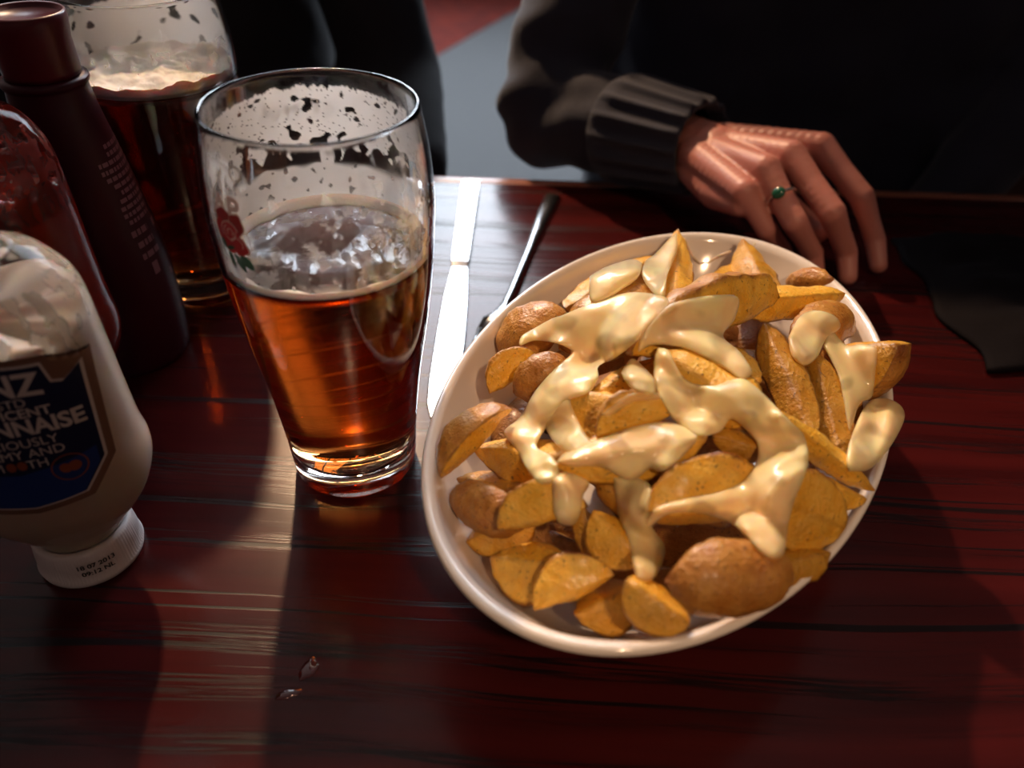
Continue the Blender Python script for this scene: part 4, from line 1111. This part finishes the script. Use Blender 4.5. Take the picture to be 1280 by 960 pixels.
# sleeve folds near the elbow
bm = bmesh.new(); bm.from_mesh(jme); bm.normal_update()
for vv in bm.verts:
    d_ = (vv.co - elbow).length; k_f = sst(.16, .03, d_)
    if k_f > 0:
        t_ = (vv.co - elbow).dot((shR - elbow).normalized()) - .35 * (vv.co - elbow).dot((wrist - elbow).normalized())
        vv.co += vv.normal * (.0030 * k_f * math.sin(t_ * 120 + 2 * noise.noise(vv.co * 18)))
    vv.co += vv.normal * .003 * noise.noise(vv.co * 25)
bm.to_mesh(jme); bm.free()
o = link('jumper', jme, m_knit, woman); o.location = -woman.location; o['label'] = 'charcoal knit jumper'
# ribbed cuff
axv = (wrist - elbow).normalized(); e1 = axv.orthogonal().normalized(); e2 = axv.cross(e1)
Lf = (wrist - elbow).length; v, f = [], []; SEGC = 168
st = [(.50, .0425, 0), (.54, .0455, .3), (.60, .0435, 1), (.75, .0400, 1), (.90, .0370, 1), (.955, .0360, 1), (.975, .0345, .6), (.97, .0315, .2), (.90, .029, 0)]
for l_, rr_, rb in st:
    for k in range(SEGC):
        a = 2 * PI * k / SEGC; rad = rr_ + .0020 * rb * (math.cos(a * 17) + .25 * math.cos(a * 34))
        v.append(elbow + axv * (Lf * l_) + (e1 * math.cos(a) + e2 * math.sin(a)) * rad)
f = [(j * SEGC + k, j * SEGC + (k + 1) % SEGC, (j + 1) * SEGC + (k + 1) % SEGC, (j + 1) * SEGC + k) for j in range(len(st) - 1) for k in range(SEGC)]
o = pyobj('ribbed_cuff', v, f, m_knit, woman); o.location = -woman.location
tch = [[(hips + V3((-.09, 0, 0)), .095), (V3((wx - .12, .50, -.24)), .078), (V3((wx - .12, .47, -.64)), .055)], [(hips + V3((.09, 0, 0)), .095), (V3((wx + .12, .50, -.24)), .078), (V3((wx + .12, .47, -.64)), .055)], [(hips + V3((-.08, .02, -.02)), .13), (hips + V3((.08, .02, -.02)), .13)]]
o = link('jeans', organic_mesh(tch, .009, 5), m_jean, woman); o.location = -woman.location
# finger ring with a green stone
m_silver = mat('silver', (.8, .78, .72), .2, metal=1.0); m_stone = mat('green_stone', (.01, .10, .055), .15, coat=.5)
rp = kn['ring'].lerp(pip['ring'], .55); rax = (pip['ring'] - kn['ring']).normalized(); q1 = rax.orthogonal().normalized(); q2 = rax.cross(q1)
ringo = empty('finger_ring', (0, 0, 0)); ringo.parent = woman; ringo.location = rp - woman.location
bm = bmesh.new(); RR = .0101
tube_bm(bm, [(q1 * math.cos(2 * PI * k / 28) + q2 * math.sin(2 * PI * k / 28)) * RR for k in range(29)], .0012, 8, False); bmobj('band', bm, m_silver, ringo)
upd = (CAM - rp).normalized(); upd = (upd - rax * upd.dot(rax)).normalized(); sd_ = rax.cross(upd)
bm = bmesh.new(); s = bmesh.ops.create_icosphere(bm, subdivisions=3, radius=1)
for vv in s['verts']: cco = vv.co.copy(); vv.co = (upd * (RR + .0012) + sd_ * .002 * 0) + upd * cco.x * .0026 + rax * cco.y * .0040 + sd_ * cco.z * .0048
bmobj('stone', bm, m_stone, ringo)

# the other person, in black
mx_, my_ = -.46, 1.0
man = tag(empty('person', (mx_, my_, FL)), 'person in black clothing sitting behind the two pint glasses', 'person')
mhips, mneck, mhc = V3((mx_, my_ + .02, -.20)), V3((mx_, my_, .52)), V3((mx_, my_ - .035, .70))
msR, msL = V3((mx_ - .20, my_ - .02, .44)), V3((mx_ + .20, my_ - .02, .44))
meR, meL = V3((mx_ - .24, my_ - .12, .16)), V3((mx_ + .315, my_ - .08, .0)); mwR, mwL = V3((mx_ - .06, my_ - .24, -.10)), V3((mx_ + .10, my_ - .20, -.16))
mb = head_parts(mhc, man) + [[(mhc + V3((0, .01, -.08)), .058), (mneck, .06)], [(mneck, .06), (V3((mx_, my_, .4)), .11), (mhips, .12)], [(msR, .05), (mneck, .055), (msL, .05)], [(msR, .05), (meR, .036), (mwR, .026), (mwR + V3((.07, -.03, -.03)), .03)], [(msL, .05), (meL, .036), (mwL, .026), (mwL + V3((-.05, -.04, -.03)), .03)],
      [(mhips + V3((-.1, 0, 0)), .08), (V3((mx_ - .13, .52, -.24)), .062), (V3((mx_ - .13, .49, -.66)), .042), (V3((mx_ - .13, .42, -.715)), .034)], [(mhips + V3((.1, 0, 0)), .08), (V3((mx_ + .13, .52, -.24)), .062), (V3((mx_ + .13, .49, -.66)), .042), (V3((mx_ + .13, .42, -.715)), .034)]]
o = link('body', organic_mesh(mb, .008, 5), m_skin, man); o.location = -man.location
eyes_hair(mhc, man, False)
mj = [[(mneck + V3((0, 0, -.02)), .08), (V3((mx_, my_, .38)), .145), (V3((mx_, my_, .1)), .15), (V3((mx_, my_ + .01, -.14)), .165)], [(V3((mx_ - .08, my_, .38)), .12), (V3((mx_ - .08, my_, -.16)), .14)], [(V3((mx_ + .08, my_, .38)), .12), (V3((mx_ + .10, my_, -.02)), .14), (V3((mx_ + .17, my_ - .04, -.20)), .15)],
      [(msR, .075), (mneck + V3((0, 0, -.06)), .08), (msL, .075)], [(msR, .07), (meR, .056), (mwR, .038)], [(msL, .07), (meL.lerp(msL, .4), .062), (meL, .056), (mwL, .040)], [(meL, .058), (atd(500, 205, .86), .055), (V3((mx_ + .25, my_ - .02, -.22)), .085)]]
o = link('black_top', organic_mesh(mj, .008, 8), m_black, man); o.location = -man.location
mt = [[(mhips + V3((-.1, 0, 0)), .10), (V3((mx_ - .13, .52, -.24)), .08), (V3((mx_ - .13, .49, -.64)), .056)], [(mhips + V3((.1, 0, 0)), .10), (V3((mx_ + .13, .52, -.24)), .08), (V3((mx_ + .13, .49, -.64)), .056)], [(mhips + V3((-.09, .02, -.02)), .14), (mhips + V3((.09, .02, -.02)), .14)]]
o = link('trousers', organic_mesh(mt, .009, 5), m_black, man); o.location = -man.location

# chairs
def chair(x, y, label):
    c = tag(empty('dining_chair', (x, y, FL)), label, 'chair', None)
    sh = .335
    box('seat', (0, 0, sh - .02), (.42, .42, .04), m_darkwood, c, .008)
    for sx in (-1, 1):
        for sy in (-1, 1): box('leg', (sx * .18, sy * .18, (sh - .04) / 2), (.04, .04, sh - .04), m_darkwood, c, .004)
        box('back_post', (sx * .18, .20, sh + .22), (.036, .03, .44), m_darkwood, c, .004)
    for k in range(3): box('back_rail', (0, .20, sh + .16 + k * .12), (.33, .02, .06), m_darkwood, c, .004)
settle = tag(empty('settle', (.86, 1.12, FL)), 'high-backed dark wooden settle behind the person in the charcoal jumper', 'bench')
box('seat', (0, 0, .315), (1.36, .46, .04), m_darkwood, settle, .006)
box('plinth', (0, .02, .148), (1.30, .40, .295), m_darkwood, settle, .003)
for k in range(8): box('back_board', (-.595 + k * .17, .235, .72), (.165, .024, .77), m_darkwood, settle, .004)
box('top_rail', (0, .235, 1.125), (1.40, .05, .05), m_darkwood, settle, .008)
for sx in (-1, 1): box('end_panel', (sx * .69, 0, .38), (.03, .46, .76), m_darkwood, settle, .006)
chair(mx_, my_ + .09, 'dark wooden chair under the person in black')

# dark cloth on the right of the table
m_cl = mat('dark_fabric', (.006, .0045, .007), .9, spec=.15); add_bump(m_cl, 400, .3)
v, f = [], []; NXc, NYc = 70, 44
c0 = V3((.42, .50, 0))
for j in range(NYc + 1):
    for i in range(NXc + 1):
        u, t = i / NXc, j / NYc
        x = -.125 + .36 * u + .012 * nz3(t * 4, 1.1) ; y = -.10 + .17 * t + .02 * nz3(u * 3, 5.) - .02 * u
        ed = min(u, 1 - u, t, 1 - t); hgt = .004 + sst(0, .12, ed) * (.010 + .010 * nz3(u * 5 + t * 2, t * 3.5, 2.) + .006 * nz3(u * 11, t * 9, 6.))
        v.append((x, y, max(.002, hgt)))
n = len(v); v += [(x, y, .0006) for x, y, z in v]
ix = lambda i, j: j * (NXc + 1) + i
for j in range(NYc):
    for i in range(NXc):
        q = (ix(i, j), ix(i + 1, j), ix(i + 1, j + 1), ix(i, j + 1)); f.append(q); f.append(tuple(k + n for k in reversed(q)))
rim_ = [ix(i, 0) for i in range(NXc)] + [ix(NXc, j) for j in range(NYc)] + [ix(i, NYc) for i in range(NXc, 0, -1)] + [ix(0, j) for j in range(NYc, 0, -1)]
for a, b_ in zip(rim_, rim_[1:] + rim_[:1]): f.append((b_, a, a + n, b_ + n))
o = pyobj('folded_cloth', v, f, m_cl); o.location = c0
tag(o, 'dark crumpled cloth lying on the table to the right of the hand', 'cloth')

# drips on the table
m_wet = mat('wet_drip', (.05, .004, .004), .04, coat=1.0, coatr=.02)
def drip(px, py, w_, l_, rot, label, sd):
    p = at(px, py, 0); v, f = [], []; NR_, NA_ = 6, 28
    for i in range(NR_ + 1):
        q = i / NR_
        for k in range(NA_):
            a = 2 * PI * k / NA_; rr_ = q * (1 + .35 * nz3(math.cos(a) * 1.3 + sd, math.sin(a) * 1.3))
            x, y = rr_ * w_ * math.cos(a), rr_ * l_ * math.sin(a)
            v.append((x * math.cos(rot) - y * math.sin(rot), x * math.sin(rot) + y * math.cos(rot), .0001 + .0007 * math.sqrt(max(0, 1 - q * q))))
    f = [(i * NA_ + k, i * NA_ + (k + 1) % NA_, (i + 1) * NA_ + (k + 1) % NA_, (i + 1) * NA_ + k) for i in range(NR_) for k in range(NA_)]
    o = pyobj('sauce_drip', v, f, m_wet); o.location = (p.x, p.y, 0); tag(o, label, 'drip')
drip(386, 836, .0035, .0052, -.4, 'dark wet drip on the bare table below the front pint glass', 1.)
drip(360, 868, .0050, .0022, .3, 'smaller wet smear on the table, below and left of the dark drip', 4.)
